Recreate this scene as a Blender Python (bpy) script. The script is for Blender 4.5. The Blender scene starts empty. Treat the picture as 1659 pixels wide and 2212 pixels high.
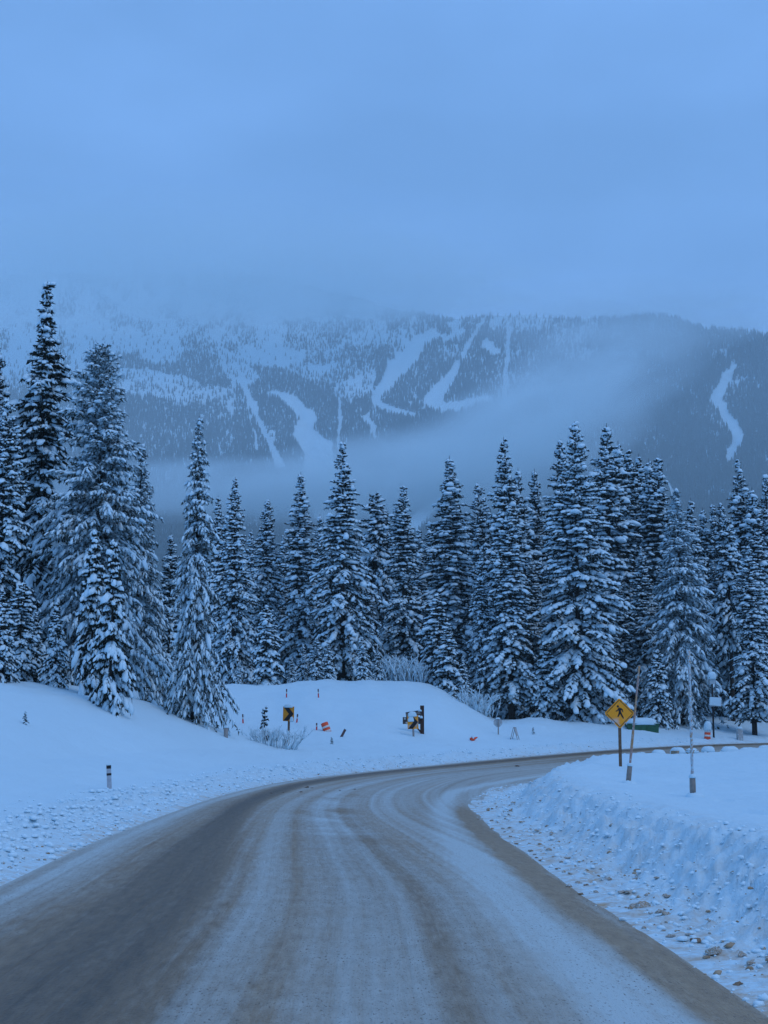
import bpy, math, random
import numpy as np

# ------------------------------------------------------------------ camera, sky, sun, exposure
SC = bpy.context.scene
COL = SC.collection
FPX, CXP, CYP, HOR = 3200.0, 829.5, 1106.0, 1560.0      # lens in units of a 1659-px wide frame
PITCH = math.atan((HOR - CYP) / FPX)
CAMZ = 2.2
cam = bpy.data.cameras.new('camera')
cam.sensor_fit = 'HORIZONTAL'; cam.sensor_width = 36.0; cam.lens = 36.0 * FPX / 1659.0
cam.clip_start = 0.1; cam.clip_end = 12000.0
camo = bpy.data.objects.new('camera', cam); COL.objects.link(camo)
camo.location = (0, 0, CAMZ); camo.rotation_euler = (math.pi / 2 + PITCH, 0, 0)
SC.camera = camo

SUN_EL, SUN_AZ = math.radians(52), math.radians(128)     # from the right, a little behind the camera
W = bpy.data.worlds.new('World'); SC.world = W; W.use_nodes = True
wn, wl = W.node_tree.nodes, W.node_tree.links
wn.clear()
wo = wn.new('ShaderNodeOutputWorld'); bg = wn.new('ShaderNodeBackground')
sky = wn.new('ShaderNodeTexSky'); sky.sky_type = 'NISHITA'; sky.sun_disc = False
sky.sun_elevation = SUN_EL; sky.sun_rotation = SUN_AZ; sky.altitude = 1700
sc_ = wn.new('ShaderNodeMixRGB'); sc_.blend_type = 'MULTIPLY'; sc_.inputs[0].default_value = 1.0
sc_.inputs[2].default_value = (0.06, 0.06, 0.06, 1)
mix = wn.new('ShaderNodeMixRGB'); mix.inputs[0].default_value = 0.94      # thick even cloud over the clear sky
wtc = wn.new('ShaderNodeTexCoord'); wmap = wn.new('ShaderNodeMapping'); wmap.inputs['Scale'].default_value = (2.2, 2.2, 5.0)
wno = wn.new('ShaderNodeTexNoise'); wno.inputs['Scale'].default_value = 1.9; wno.inputs['Detail'].default_value = 4.0
wno.inputs['Roughness'].default_value = 0.45
wramp = wn.new('ShaderNodeMixRGB')
wramp.inputs[1].default_value = (0.165, 0.365, 0.77, 1); wramp.inputs[2].default_value = (0.226, 0.478, 1.00, 1)
wl.new(wtc.outputs['Generated'], wmap.inputs['Vector']); wl.new(wmap.outputs[0], wno.inputs['Vector'])
wmr = wn.new('ShaderNodeMapRange'); wmr.inputs['From Min'].default_value = .34; wmr.inputs['From Max'].default_value = .66
wl.new(wno.outputs['Fac'], wmr.inputs['Value']); wl.new(wmr.outputs[0], wramp.inputs[0])
wl.new(sky.outputs[0], sc_.inputs[1]); wl.new(sc_.outputs[0], mix.inputs[1]); wl.new(wramp.outputs[0], mix.inputs[2])
wl.new(mix.outputs[0], bg.inputs['Color']); bg.inputs['Strength'].default_value = 1.0
wl.new(bg.outputs[0], wo.inputs['Surface'])

sun = bpy.data.lights.new('sun', 'SUN'); sun.energy = 0.5; sun.angle = math.radians(32); sun.color = (1.0, 0.93, 0.82)
suno = bpy.data.objects.new('sun', sun); COL.objects.link(suno)
suno.rotation_euler = (math.pi / 2 - SUN_EL, 0, math.pi - SUN_AZ)
suno.location = (30, -20, 60)

SC.view_settings.view_transform = 'Standard'; SC.view_settings.look = 'None'
SC.view_settings.exposure = 0.0; SC.view_settings.gamma = 1.0; SC.view_settings.use_curve_mapping = False
SC.render.engine = 'CYCLES'
cy = SC.cycles
cy.use_denoising = True; cy.use_adaptive_sampling = True; cy.adaptive_threshold = 0.02
cy.max_bounces = 10; cy.diffuse_bounces = 2; cy.glossy_bounces = 2; cy.transmission_bounces = 2
cy.transparent_max_bounces = 8; cy.volume_bounces = 7
cy.volume_max_steps = 128
cy.caustics_reflective = False; cy.caustics_refractive = False

# ------------------------------------------------------------------ helpers
def P(px, py, d):
    """point at distance d along +Y on the ray through a pixel of the 1659-wide frame"""
    a, b = px - CXP, CYP - py
    yy = FPX * math.cos(PITCH) - b * math.sin(PITCH)
    zz = FPX * math.sin(PITCH) + b * math.cos(PITCH)
    return np.array((a * d / yy, d, CAMZ + zz * d / yy))

def Parr(px, py, d):
    a, b = px - CXP, CYP - py
    yy = FPX * math.cos(PITCH) - b * math.sin(PITCH)
    zz = FPX * math.sin(PITCH) + b * math.cos(PITCH)
    return np.stack((a * d / yy, d + 0 * a, CAMZ + zz * d / yy), -1)

def project(x, y, z):
    z = z - CAMZ
    fw = y * math.cos(PITCH) + z * math.sin(PITCH); up = -y * math.sin(PITCH) + z * math.cos(PITCH)
    return CXP + FPX * x / fw, CYP - FPX * up / fw

def sstep(a, b, x):
    t = np.clip((x - a) / (b - a), 0, 1); return t * t * (3 - 2 * t)

def _hash(ix, iy, seed):
    h = (ix * 374761393 + iy * 668265263 + seed * 974711) & 0xFFFFFFFF
    h = ((h ^ (h >> 13)) * 1274126177) & 0xFFFFFFFF
    return ((h ^ (h >> 16)) & 0xFFFFFF) / float(0xFFFFFF)

def vnoise(x, y, seed=0):
    x = np.asarray(x, float); y = np.asarray(y, float)
    ix = np.floor(x).astype(np.int64); iy = np.floor(y).astype(np.int64)
    fx = x - ix; fy = y - iy
    fx = fx * fx * (3 - 2 * fx); fy = fy * fy * (3 - 2 * fy)
    a = _hash(ix, iy, seed); b = _hash(ix + 1, iy, seed); c = _hash(ix, iy + 1, seed); d = _hash(ix + 1, iy + 1, seed)
    return (a * (1 - fx) + b * fx) * (1 - fy) + (c * (1 - fx) + d * fx) * fy

def fbm(x, y, seed=0, oct=4, gain=0.5):
    s = 0; a = 1; n = 0
    for o in range(oct):
        s = s + a * (vnoise(x * 2 ** o, y * 2 ** o, seed + o * 17) - 0.5); n += a; a *= gain
    return s / n * 2

def mesh_arr(name, v, f, smooth=False):
    """mesh from vertex array (n,3) and face array (m,3) or (m,4)"""
    v = np.asarray(v, np.float32); f = np.asarray(f, np.int32); k = f.shape[1]
    me = bpy.data.meshes.new(name)
    me.vertices.add(len(v)); me.vertices.foreach_set('co', v.ravel())
    me.loops.add(f.size); me.loops.foreach_set('vertex_index', f.ravel())
    me.polygons.add(len(f)); me.polygons.foreach_set('loop_start', np.arange(len(f), dtype=np.int32) * k)
    me.polygons.foreach_set('use_smooth', np.full(len(f), smooth))
    me.update(calc_edges=True)
    return me

class MB:
    """collects simple solids into one mesh"""
    def __init__(self): self.v = []; self.f = []
    def add(self, vs, fs):
        o = len(self.v); self.v += [tuple(map(float, p)) for p in vs]; self.f += [tuple(i + o for i in q) for q in fs]; return self
    def box(self, c, s, rz=0, ry=0, taper=1.0):
        vs = []
        for z in (-1, 1):
            k = taper if z > 0 else 1
            for x, y in ((-1, -1), (1, -1), (1, 1), (-1, 1)):
                p = [x * s[0] / 2 * k, y * s[1] / 2 * k, z * s[2] / 2]
                if ry: p[0], p[2] = p[0] * math.cos(ry) + p[2] * math.sin(ry), -p[0] * math.sin(ry) + p[2] * math.cos(ry)
                if rz: p[0], p[1] = p[0] * math.cos(rz) - p[1] * math.sin(rz), p[0] * math.sin(rz) + p[1] * math.cos(rz)
                vs.append((p[0] + c[0], p[1] + c[1], p[2] + c[2]))
        return self.add(vs, [(3, 2, 1, 0), (4, 5, 6, 7), (0, 1, 5, 4), (1, 2, 6, 5), (2, 3, 7, 6), (3, 0, 4, 7)])
    def tube(self, a, b, ra, rb, n=8, cap=True):
        a = np.array(a, float); b = np.array(b, float); d = b - a; d /= np.linalg.norm(d) + 1e-9
        u = np.cross(d, (0, 0, 1) if abs(d[2]) < .9 else (1, 0, 0)); u /= np.linalg.norm(u); w = np.cross(d, u)
        vs = []
        for p, r in ((a, ra), (b, rb)):
            for k in range(n):
                t = 2 * math.pi * k / n; vs.append(p + r * (math.cos(t) * u + math.sin(t) * w))
        fs = [(k, (k + 1) % n, n + (k + 1) % n, n + k) for k in range(n)]
        if cap: fs += [tuple(range(n - 1, -1, -1)), tuple(range(n, 2 * n))]
        return self.add(vs, fs)
    def lathe(self, prof, c=(0, 0, 0), n=16):
        vs = []; fs = []
        for r, z in prof:
            for k in range(n):
                t = 2 * math.pi * k / n; vs.append((c[0] + r * math.cos(t), c[1] + r * math.sin(t), c[2] + z))
        for i in range(len(prof) - 1):
            for k in range(n):
                fs.append((i * n + k, i * n + (k + 1) % n, (i + 1) * n + (k + 1) % n, (i + 1) * n + k))
        fs += [tuple(range(n - 1, -1, -1)), tuple((len(prof) - 1) * n + k for k in range(n))]
        return self.add(vs, fs)
    def prism(self, poly, y0, y1):
        """polygon in the x-z plane (counter-clockwise seen from -y), from y0 (front) to y1"""
        n = len(poly); vs = [(p[0], y0, p[1]) for p in poly] + [(p[0], y1, p[1]) for p in poly]
        fs = [tuple(range(n)), tuple(range(2 * n - 1, n - 1, -1))]
        fs += [(k, n + k, n + (k + 1) % n, (k + 1) % n) for k in range(n)]
        return self.add(vs, fs)
    def dome(self, c, s, rz=0, seed=0, nu=14, nv=6, sq=2.6, under=0.25):
        """rounded lump of snow: half a squarish ellipsoid, bulging a little over its base"""
        rg = random.Random(seed); vs = []; fs = []
        for j in range(nv + 1):
            ph = -under + (math.pi / 2 + under) * j / nv
            for k in range(nu):
                t = 2 * math.pi * k / nu
                cx = math.copysign(abs(math.cos(t)) ** (2 / sq), math.cos(t)); cyy = math.copysign(abs(math.sin(t)) ** (2 / sq), math.sin(t))
                r = max(math.cos(ph), 0) ** 0.62; q = 1 + rg.uniform(-.07, .07)
                x, y, z = s[0] / 2 * cx * r * q, s[1] / 2 * cyy * r * q, s[2] * math.sin(ph) * (1 + rg.uniform(-.08, .08))
                vs.append((c[0] + x * math.cos(rz) - y * math.sin(rz), c[1] + x * math.sin(rz) + y * math.cos(rz), c[2] + z))
        for j in range(nv):
            for k in range(nu):
                fs.append((j * nu + k, j * nu + (k + 1) % nu, (j + 1) * nu + (k + 1) % nu, (j + 1) * nu + k))
        fs += [tuple(range(nu - 1, -1, -1)), tuple(nv * nu + k for k in range(nu))]
        return self.add(vs, fs)
    def mesh(self, name, smooth=False):
        me = bpy.data.meshes.new(name); me.from_pydata(self.v, [], self.f)
        if smooth: me.polygons.foreach_set('use_smooth', [True] * len(me.polygons))
        me.update(); return me

def link(name, me, mat=None, parent=None):
    o = bpy.data.objects.new(name, me); COL.objects.link(o)
    if mat and me is not None and not me.materials: me.materials.append(mat)
    if parent: o.parent = parent
    return o
def tag(o, label=None, cat=None, group=None, kind=None):
    if label: o['label'] = label
    if cat: o['category'] = cat
    if group: o['group'] = group
    if kind: o['kind'] = kind
    return o
def thing(name, label, cat, loc, rz=0, group=None):
    o = bpy.data.objects.new(name, None); COL.objects.link(o); o.empty_display_size = 0.2
    o.location = loc; o.rotation_euler = (0, 0, rz)
    return tag(o, label, cat, group)

# ------------------------------------------------------------------ materials
def newmat(name):
    m = bpy.data.materials.new(name); m.use_nodes = True
    nt = m.node_tree; b = nt.nodes['Principled BSDF']
    return m, nt, b
def noise_node(nt, scale, detail=3, rough=0.55, coord='Object', vec=(1, 1, 1)):
    tc = nt.nodes.new('ShaderNodeTexCoord'); mp = nt.nodes.new('ShaderNodeMapping'); mp.inputs['Scale'].default_value = vec
    n = nt.nodes.new('ShaderNodeTexNoise'); n.inputs['Scale'].default_value = scale
    n.inputs['Detail'].default_value = detail; n.inputs['Roughness'].default_value = rough
    nt.links.new(tc.outputs[coord], mp.inputs[0]); nt.links.new(mp.outputs[0], n.inputs['Vector'])
    return n.outputs['Fac']
def ramp(nt, fac, a, b):
    r = nt.nodes.new('ShaderNodeMapRange'); r.inputs['From Min'].default_value = a; r.inputs['From Max'].default_value = b
    nt.links.new(fac, r.inputs['Value']); return r.outputs[0]
def mixc(nt, fac, c1, c2):
    m = nt.nodes.new('ShaderNodeMixRGB')
    if isinstance(fac, float): m.inputs[0].default_value = fac
    else: nt.links.new(fac, m.inputs[0])
    for i, c in ((1, c1), (2, c2)):
        if isinstance(c, tuple): m.inputs[i].default_value = (*c, 1)
        else: nt.links.new(c, m.inputs[i])
    return m.outputs[0]
def bump(nt, b, fac, strength, dist):
    bp = nt.nodes.new('ShaderNodeBump'); bp.inputs['Strength'].default_value = strength; bp.inputs['Distance'].default_value = dist
    nt.links.new(fac, bp.inputs['Height']); nt.links.new(bp.outputs[0], b.inputs['Normal'])
def math_(nt, op, a, b):
    m = nt.nodes.new('ShaderNodeMath'); m.operation = op
    for i, c in ((0, a), (1, b)):
        if isinstance(c, (int, float)): m.inputs[i].default_value = c
        else: nt.links.new(c, m.inputs[i])
    return m.outputs[0]

SNOW = (0.60, 0.775, 0.85)
def mat_plain(name, col, rough=0.6, var=0.25, scale=6, spec=0.3, frost=None, fscale=9, fcol=SNOW, metal=0):
    m, nt, b = newmat(name)
    n = noise_node(nt, scale)
    c = mixc(nt, ramp(nt, n, .3, .7), tuple(x * (1 - var) for x in col), tuple(min(1, x * (1 + var)) for x in col))
    if frost is not None:
        n2 = noise_node(nt, fscale, 4, .7)
        c = mixc(nt, ramp(nt, n2, 1 - frost - .06, 1 - frost + .06), c, fcol)
    nt.links.new(c, b.inputs['Base Color']); b.inputs['Roughness'].default_value = rough
    b.inputs['Specular IOR Level'].default_value = spec; b.inputs['Metallic'].default_value = metal
    return m
def mat_snow(name, bscale=3.0, bstr=0.35, bdist=0.06, col=SNOW, var=0.05):
    m, nt, b = newmat(name)
    n = noise_node(nt, 1.7, 4)
    c = mixc(nt, n, tuple(x * (1 - var) for x in col), tuple(min(1, x * (1 + var)) for x in col))
    nt.links.new(c, b.inputs['Base Color']); b.inputs['Roughness'].default_value = .75
    b.inputs['Specular IOR Level'].default_value = .15
    if bstr: bump(nt, b, noise_node(nt, bscale, 5, .6), bstr, bdist)
    return m
M = {}
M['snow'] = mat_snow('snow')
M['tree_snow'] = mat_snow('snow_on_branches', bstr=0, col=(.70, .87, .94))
M['cap_snow'] = mat_snow('snow_cap', 6, .3, .02)

# ground: snow with road grit near the road (attribute "grit" = how much sand and slush was thrown there)
def mat_ground():
    m, nt, b = newmat('snow_ground')
    at = nt.nodes.new('ShaderNodeAttribute'); at.attribute_name = 'grit'
    n1 = noise_node(nt, 0.35, 5); n2 = noise_node(nt, 7.0, 4, .7); n3 = noise_node(nt, 2.2, 4, .6)
    c = mixc(nt, n1, tuple(x * .96 for x in SNOW), tuple(min(1, x * 1.05) for x in SNOW))
    g = math_(nt, 'MULTIPLY', at.outputs['Fac'], 1.0)
    k = math_(nt, 'MULTIPLY', math_(nt, 'ADD', ramp(nt, n2, .42, .72), ramp(nt, n3, .45, .7)), .75)
    k = math_(nt, 'MINIMUM', math_(nt, 'MULTIPLY', k, g), 1.0)
    c = mixc(nt, k, c, (0.50, 0.36, 0.235))
    nt.links.new(c, b.inputs['Base Color']); b.inputs['Roughness'].default_value = .8
    b.inputs['Specular IOR Level'].default_value = .12
    h = math_(nt, 'ADD', noise_node(nt, 2.5, 5, .62), math_(nt, 'MULTIPLY', noise_node(nt, 14, 3, .6), .35))
    bump(nt, b, h, .75, .08)
    return m
M['ground'] = mat_ground()

def mat_road():
    m, nt, b = newmat('sanded_winter_road')
    a1 = nt.nodes.new('ShaderNodeAttribute'); a1.attribute_name = 'snowcov'
    a2 = nt.nodes.new('ShaderNodeAttribute'); a2.attribute_name = 'sand'
    a3 = nt.nodes.new('ShaderNodeAttribute'); a3.attribute_name = 'lane'
    def lane_noise(sc, vec, detail, rough):
        mp = nt.nodes.new('ShaderNodeMapping'); mp.inputs['Scale'].default_value = vec; nt.links.new(a3.outputs['Vector'], mp.inputs[0])
        n = nt.nodes.new('ShaderNodeTexNoise'); n.inputs['Scale'].default_value = sc; n.inputs['Detail'].default_value = detail; n.inputs['Roughness'].default_value = rough
        nt.links.new(mp.outputs[0], n.inputs['Vector']); return n.outputs['Fac']
    n = lane_noise(1.0, (10, 2.2, 1), 5, .7); n2 = lane_noise(1.0, (34, 12, 1), 2, .6); n3 = noise_node(nt, 1.1, 4, .6)
    l1 = lane_noise(1.0, (5.5, .05, 1), 4, .65); l2 = lane_noise(1.0, (18, .22, 1), 4, .7); l3 = lane_noise(1.0, (1.1, .8, 1), 4, .6)
    n4 = lane_noise(1.0, (55, 16, 1), 3, .7)
    bare = mixc(nt, ramp(nt, n, .3, .7), (0.085, 0.057, 0.032), (0.175, 0.117, 0.066))
    sand = mixc(nt, ramp(nt, n, .3, .7), (0.30, 0.20, 0.113), (0.47, 0.33, 0.195))
    base = mixc(nt, a2.outputs['Fac'], bare, sand)
    def term(x, k): return math_(nt, 'MULTIPLY', math_(nt, 'SUBTRACT', x, .5), k)
    s = a1.outputs['Fac']
    for x, k in ((n4, .45), (n, .50), (n3, .30), (l1, .45), (l2, .22), (l3, .22)): s = math_(nt, 'ADD', s, term(x, k))
    s = ramp(nt, s, .05, .98)
    c = mixc(nt, s, base, (0.53, 0.60, 0.60))
    spk = ramp(nt, n2, .60, .66)
    c = mixc(nt, math_(nt, 'MULTIPLY', spk, ramp(nt, n3, .25, .75)), c, (0.09, 0.062, 0.042))
    nt.links.new(c, b.inputs['Base Color'])
    nt.links.new(ramp(nt, s, -.8, 1.0), b.inputs['Roughness'])
    b.inputs['Specular IOR Level'].default_value = .2
    bump(nt, b, math_(nt, 'ADD', n, math_(nt, 'ADD', math_(nt, 'MULTIPLY', n4, .7), l2)), .6, .03)
    return m
M['road'] = mat_road()

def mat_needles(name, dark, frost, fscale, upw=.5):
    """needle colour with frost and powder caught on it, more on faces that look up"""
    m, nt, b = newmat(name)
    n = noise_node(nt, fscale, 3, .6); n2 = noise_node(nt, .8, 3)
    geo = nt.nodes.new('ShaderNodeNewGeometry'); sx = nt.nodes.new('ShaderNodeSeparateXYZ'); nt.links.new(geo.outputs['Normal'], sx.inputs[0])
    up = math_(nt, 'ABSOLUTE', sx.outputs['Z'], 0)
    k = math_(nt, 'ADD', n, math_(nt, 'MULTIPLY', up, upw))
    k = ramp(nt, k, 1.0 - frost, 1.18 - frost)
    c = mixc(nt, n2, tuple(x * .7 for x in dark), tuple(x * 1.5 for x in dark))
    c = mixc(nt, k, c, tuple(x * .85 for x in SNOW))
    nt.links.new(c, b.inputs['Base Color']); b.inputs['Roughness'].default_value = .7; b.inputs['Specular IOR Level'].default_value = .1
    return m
M['needles'] = mat_needles('spruce_needles', (0.018, 0.023, 0.017), .16, 3.0, .42)
M['needles_frosty'] = mat_needles('frosted_pine_needles', (0.034, 0.042, 0.031), .42, 3.5, .45)
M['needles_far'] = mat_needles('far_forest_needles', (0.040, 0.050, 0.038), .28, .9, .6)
M['bark'] = mat_plain('dark_bark', (0.035, 0.026, 0.020), .9, .4, 8)
M['twig'] = mat_plain('bare_twigs', (0.10, 0.075, 0.06), .9, .3, 10, frost=.55, fscale=3)

# ------------------------------------------------------------------ the lie of the land
# road edges: left (outer) and right (inner), metres
LE = np.array([(-5.0, -40), (-5.0, -10), (-5.1, 5), (-5.15, 13), (-5.2, 20), (-5.35, 30), (-4.95, 45), (-3.1, 59), (1.9, 75), (9.3, 90), (20, 105), (32, 117), (66, 143), (130, 180)], float)
RE = np.array([(3.1, -40), (3.1, -10), (3.05, 5), (2.85, 12), (2.50, 18.5), (2.33, 26), (2.15, 37), (3.1, 48.5), (6.9, 61), (14.2, 78), (25.6, 95), (37.5, 107.5), (72, 134), (136, 171)], float)
def spline(p, n):
    out = []; q = np.vstack((2 * p[0] - p[1], p, 2 * p[-1] - p[-2]))
    for i in range(1, len(q) - 2):
        t = np.linspace(0, 1, n, endpoint=False)[:, None]
        a, b, c, d = q[i - 1], q[i], q[i + 1], q[i + 2]
        out.append(.5 * (2 * b + (c - a) * t + (2 * a - 5 * b + 4 * c - d) * t ** 2 + (3 * b - a - 3 * c + d) * t ** 3))
    return np.vstack(out + [p[-1:]])
LS, RS = spline(LE, 40), spline(RE, 40)
def signed_off(x, y, C, side):
    """distance to the edge curve C, positive on the outer side (side=+1: left of its direction)"""
    x = np.atleast_1d(x).astype(float); y = np.atleast_1d(y).astype(float); out = np.empty(len(x)); par = np.empty(len(x))
    T = np.gradient(C, axis=0); T /= np.linalg.norm(T, axis=1)[:, None]
    for s in range(0, len(x), 20000):
        dx = x[s:s + 20000, None] - C[None, :, 0]; dy = y[s:s + 20000, None] - C[None, :, 1]
        i = np.argmin(dx * dx + dy * dy, 1); r = np.arange(len(i))
        ddx, ddy = dx[r, i], dy[r, i]; tx, ty = T[i, 0], T[i, 1]
        nrm = -ddx * ty + ddy * tx            # left normal component
        dist = np.sqrt(np.maximum(ddx * ddx + ddy * ddy, 0)); al = np.abs(ddx * tx + ddy * ty)
        dist = np.where(al < 1.5, np.abs(nrm), dist)
        out[s:s + 20000] = np.sign(nrm * side) * dist; par[s:s + 20000] = i
    return out, par
def zroad(x, y): return 0.62 * sstep(72, 122, y + .25 * x)
def terrain(x, y, detail=True):
    x = np.atleast_1d(np.asarray(x, float)); y = np.atleast_1d(np.asarray(y, float))
    offL, _ = signed_off(x, y, LS, 1); offR, _ = signed_off(x, y, RS, -1)
    zr = zroad(x, y)
    big = fbm(x * .09, y * .09, 3, 3)
    # left of the road: a bank up to the trees, then the open field with its mound
    bank = np.interp(offL, [0, 1, 2.2, 3.5, 6, 8.5, 11, 14, 20, 60], [0, .16, .34, .46, 1.05, 2.3, 3.35, 3.95, 4.4, 5.2])
    w = 1 - sstep(66, 86, y + .6 * (x + 8))
    px = x / np.maximum(y, 1)
    crest = 4.45 - 2.65 * sstep(.022, .082, px) + .42 * np.exp(-((px + .03) / .045) ** 2) + .35 * fbm(px * 40, y * .05, 15, 2)
    rise = sstep(82, 119, y + 0.10 * np.abs(x)) * .8 + .2 * sstep(82, 105, y)
    near = np.interp(offL, [0, 1, 2.2, 4, 8, 14], [0, .2, .42, .62, .85, .9])
    field = near + np.maximum(crest - .9, 0) * rise * sstep(2, 12, offL)
    zl = bank * w + field * (1 - w) + .18 * big * sstep(3, 12, offL)
    # right of the road: ploughed bank, flat snow behind it
    apr = .5 + .9 * np.exp(-((y - 50) / 9.0) ** 2)             # wider apron inside the bend
    o = offR - (apr - .5) * .9
    hb = .74 + .14 * np.exp(-((y - 58) / 8.0) ** 2)
    zi = np.interp(o, [0, .6, 1.05, 1.45, 1.95, 2.6, 4.2, 9, 40], [0, .05, .16, .52, .98, 1.05, .86, .76, 1.2]) * hb
    zi = zi + .05 * big * sstep(1.2, 3, o)
    zi = np.where(y > 62, zi * (1 - .25 * sstep(62, 80, y)), zi)
    z = np.where(offL > 0, zl + .004, np.where(offR > 0, zi + .004, np.maximum(-.06, .004 + .12 * np.maximum(np.minimum(0, offR), np.minimum(0, offL))))) + zr
    z = z + sstep(150, 420, y) * 6
    if detail:
        lump = np.maximum(fbm(x * 2.6, y * 2.6, 11, 3, .6), -.25) + .5 * fbm(x * 7, y * 7, 21, 2)
        bl = np.exp(-((offL - 1.35) / .75) ** 2) * sstep(0, .4, offL)
        z = z + .17 * bl * lump * (offL > 0) + .07 * bl * (offL > 0)
        br = np.exp(-((o - 1.5) / .7) ** 2) * (offR > 0) * sstep(0, .5, o)
        z = z + .21 * br * lump + .09 * br * fbm(x * 5.5, y * 5.5, 27, 3, .65) + .10 * br * fbm(x * 1.1, y * 1.1, 29, 2)
        toe = sstep(.05, .5, offR) * (1 - sstep(1.2, 2, o)) * (offR > 0)
        z = z + .085 * toe * np.maximum(fbm(x * 3.6, y * 3.6, 5, 3, .6), -.08)
        far = ((offL > 1.5) | (offR > 1.5)) * 1.0
        z = z + far * (.12 * fbm(x * .42, y * .30, 8, 3) + .035 * fbm(x * 2.0, y * 2.0, 9, 3))
        pit = np.maximum(vnoise(x * 1.7, y * 1.7, 101) - .74, 0) * 4
        z = z - .07 * pit * (offR > 2.2) * (offR < 12) - .05 * pit * (offL > 2.5) * (offL < 6)
        # ski and snowcat marks on the field
        mk = (1 - w) * sstep(84, 90, y) * (1 - sstep(118, 122, y)) * (offL > 4)
        z = z + .09 * mk * fbm(x * .35, y * 1.3, 31, 3) + .05 * mk * fbm(x * 1.1, y * 2.5, 33, 2)
    return z
def ground_z(x, y): return float(terrain([x], [y], False)[0])

# ground sheet: fine near the road, opening out to the foot of the mountain
def build_ground():
    ys = list(np.linspace(-40, 5.5, 8)); y = 6.0
    while y < 150: ys.append(y); y *= 1.0068
    while y < 1900: ys.append(y); y *= 1.06
    ys = np.array(ys)
    u = np.concatenate((-np.geomspace(3.0, .36, 14), np.linspace(-.35, .35, 470), np.geomspace(.36, 3.0, 14)))
    Y, U = np.meshgrid(ys, u, indexing='ij'); X = U * np.maximum(Y, 13)
    x, yv = X.ravel(), Y.ravel()
    z = terrain(x, yv)
    nr, nc = Y.shape; i = np.arange(nr * nc).reshape(nr, nc)
    f = np.stack((i[:-1, :-1], i[:-1, 1:], i[1:, 1:], i[1:, :-1]), -1).reshape(-1, 4)
    me = mesh_arr('snow_ground', np.stack((x, yv, z), -1), f, True)
    offL, _ = signed_off(x, yv, LS, 1); offR, _ = signed_off(x, yv, RS, -1)
    gl = np.where(offL > -.5, np.exp(-np.maximum(offL, 0) / .45) * .85 + .12 * np.exp(-((offL - 1.3) / .7) ** 2), 0)
    gr = np.where(offR > -.5, np.exp(-np.maximum(offR - .5, 0) / .6) * .8 + .16 * np.exp(-((offR - 2.0) / .8) ** 2), 0)
    g = np.maximum(gl, gr) * (.55 + .9 * vnoise(x * .7, yv * .7, 77))
    a = me.attributes.new('grit', 'FLOAT', 'POINT'); a.data.foreach_set('value', np.clip(g, 0, 1).astype(np.float32))
    tag(link('snow_ground', me, M['ground']), kind='structure')
build_ground()

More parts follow.
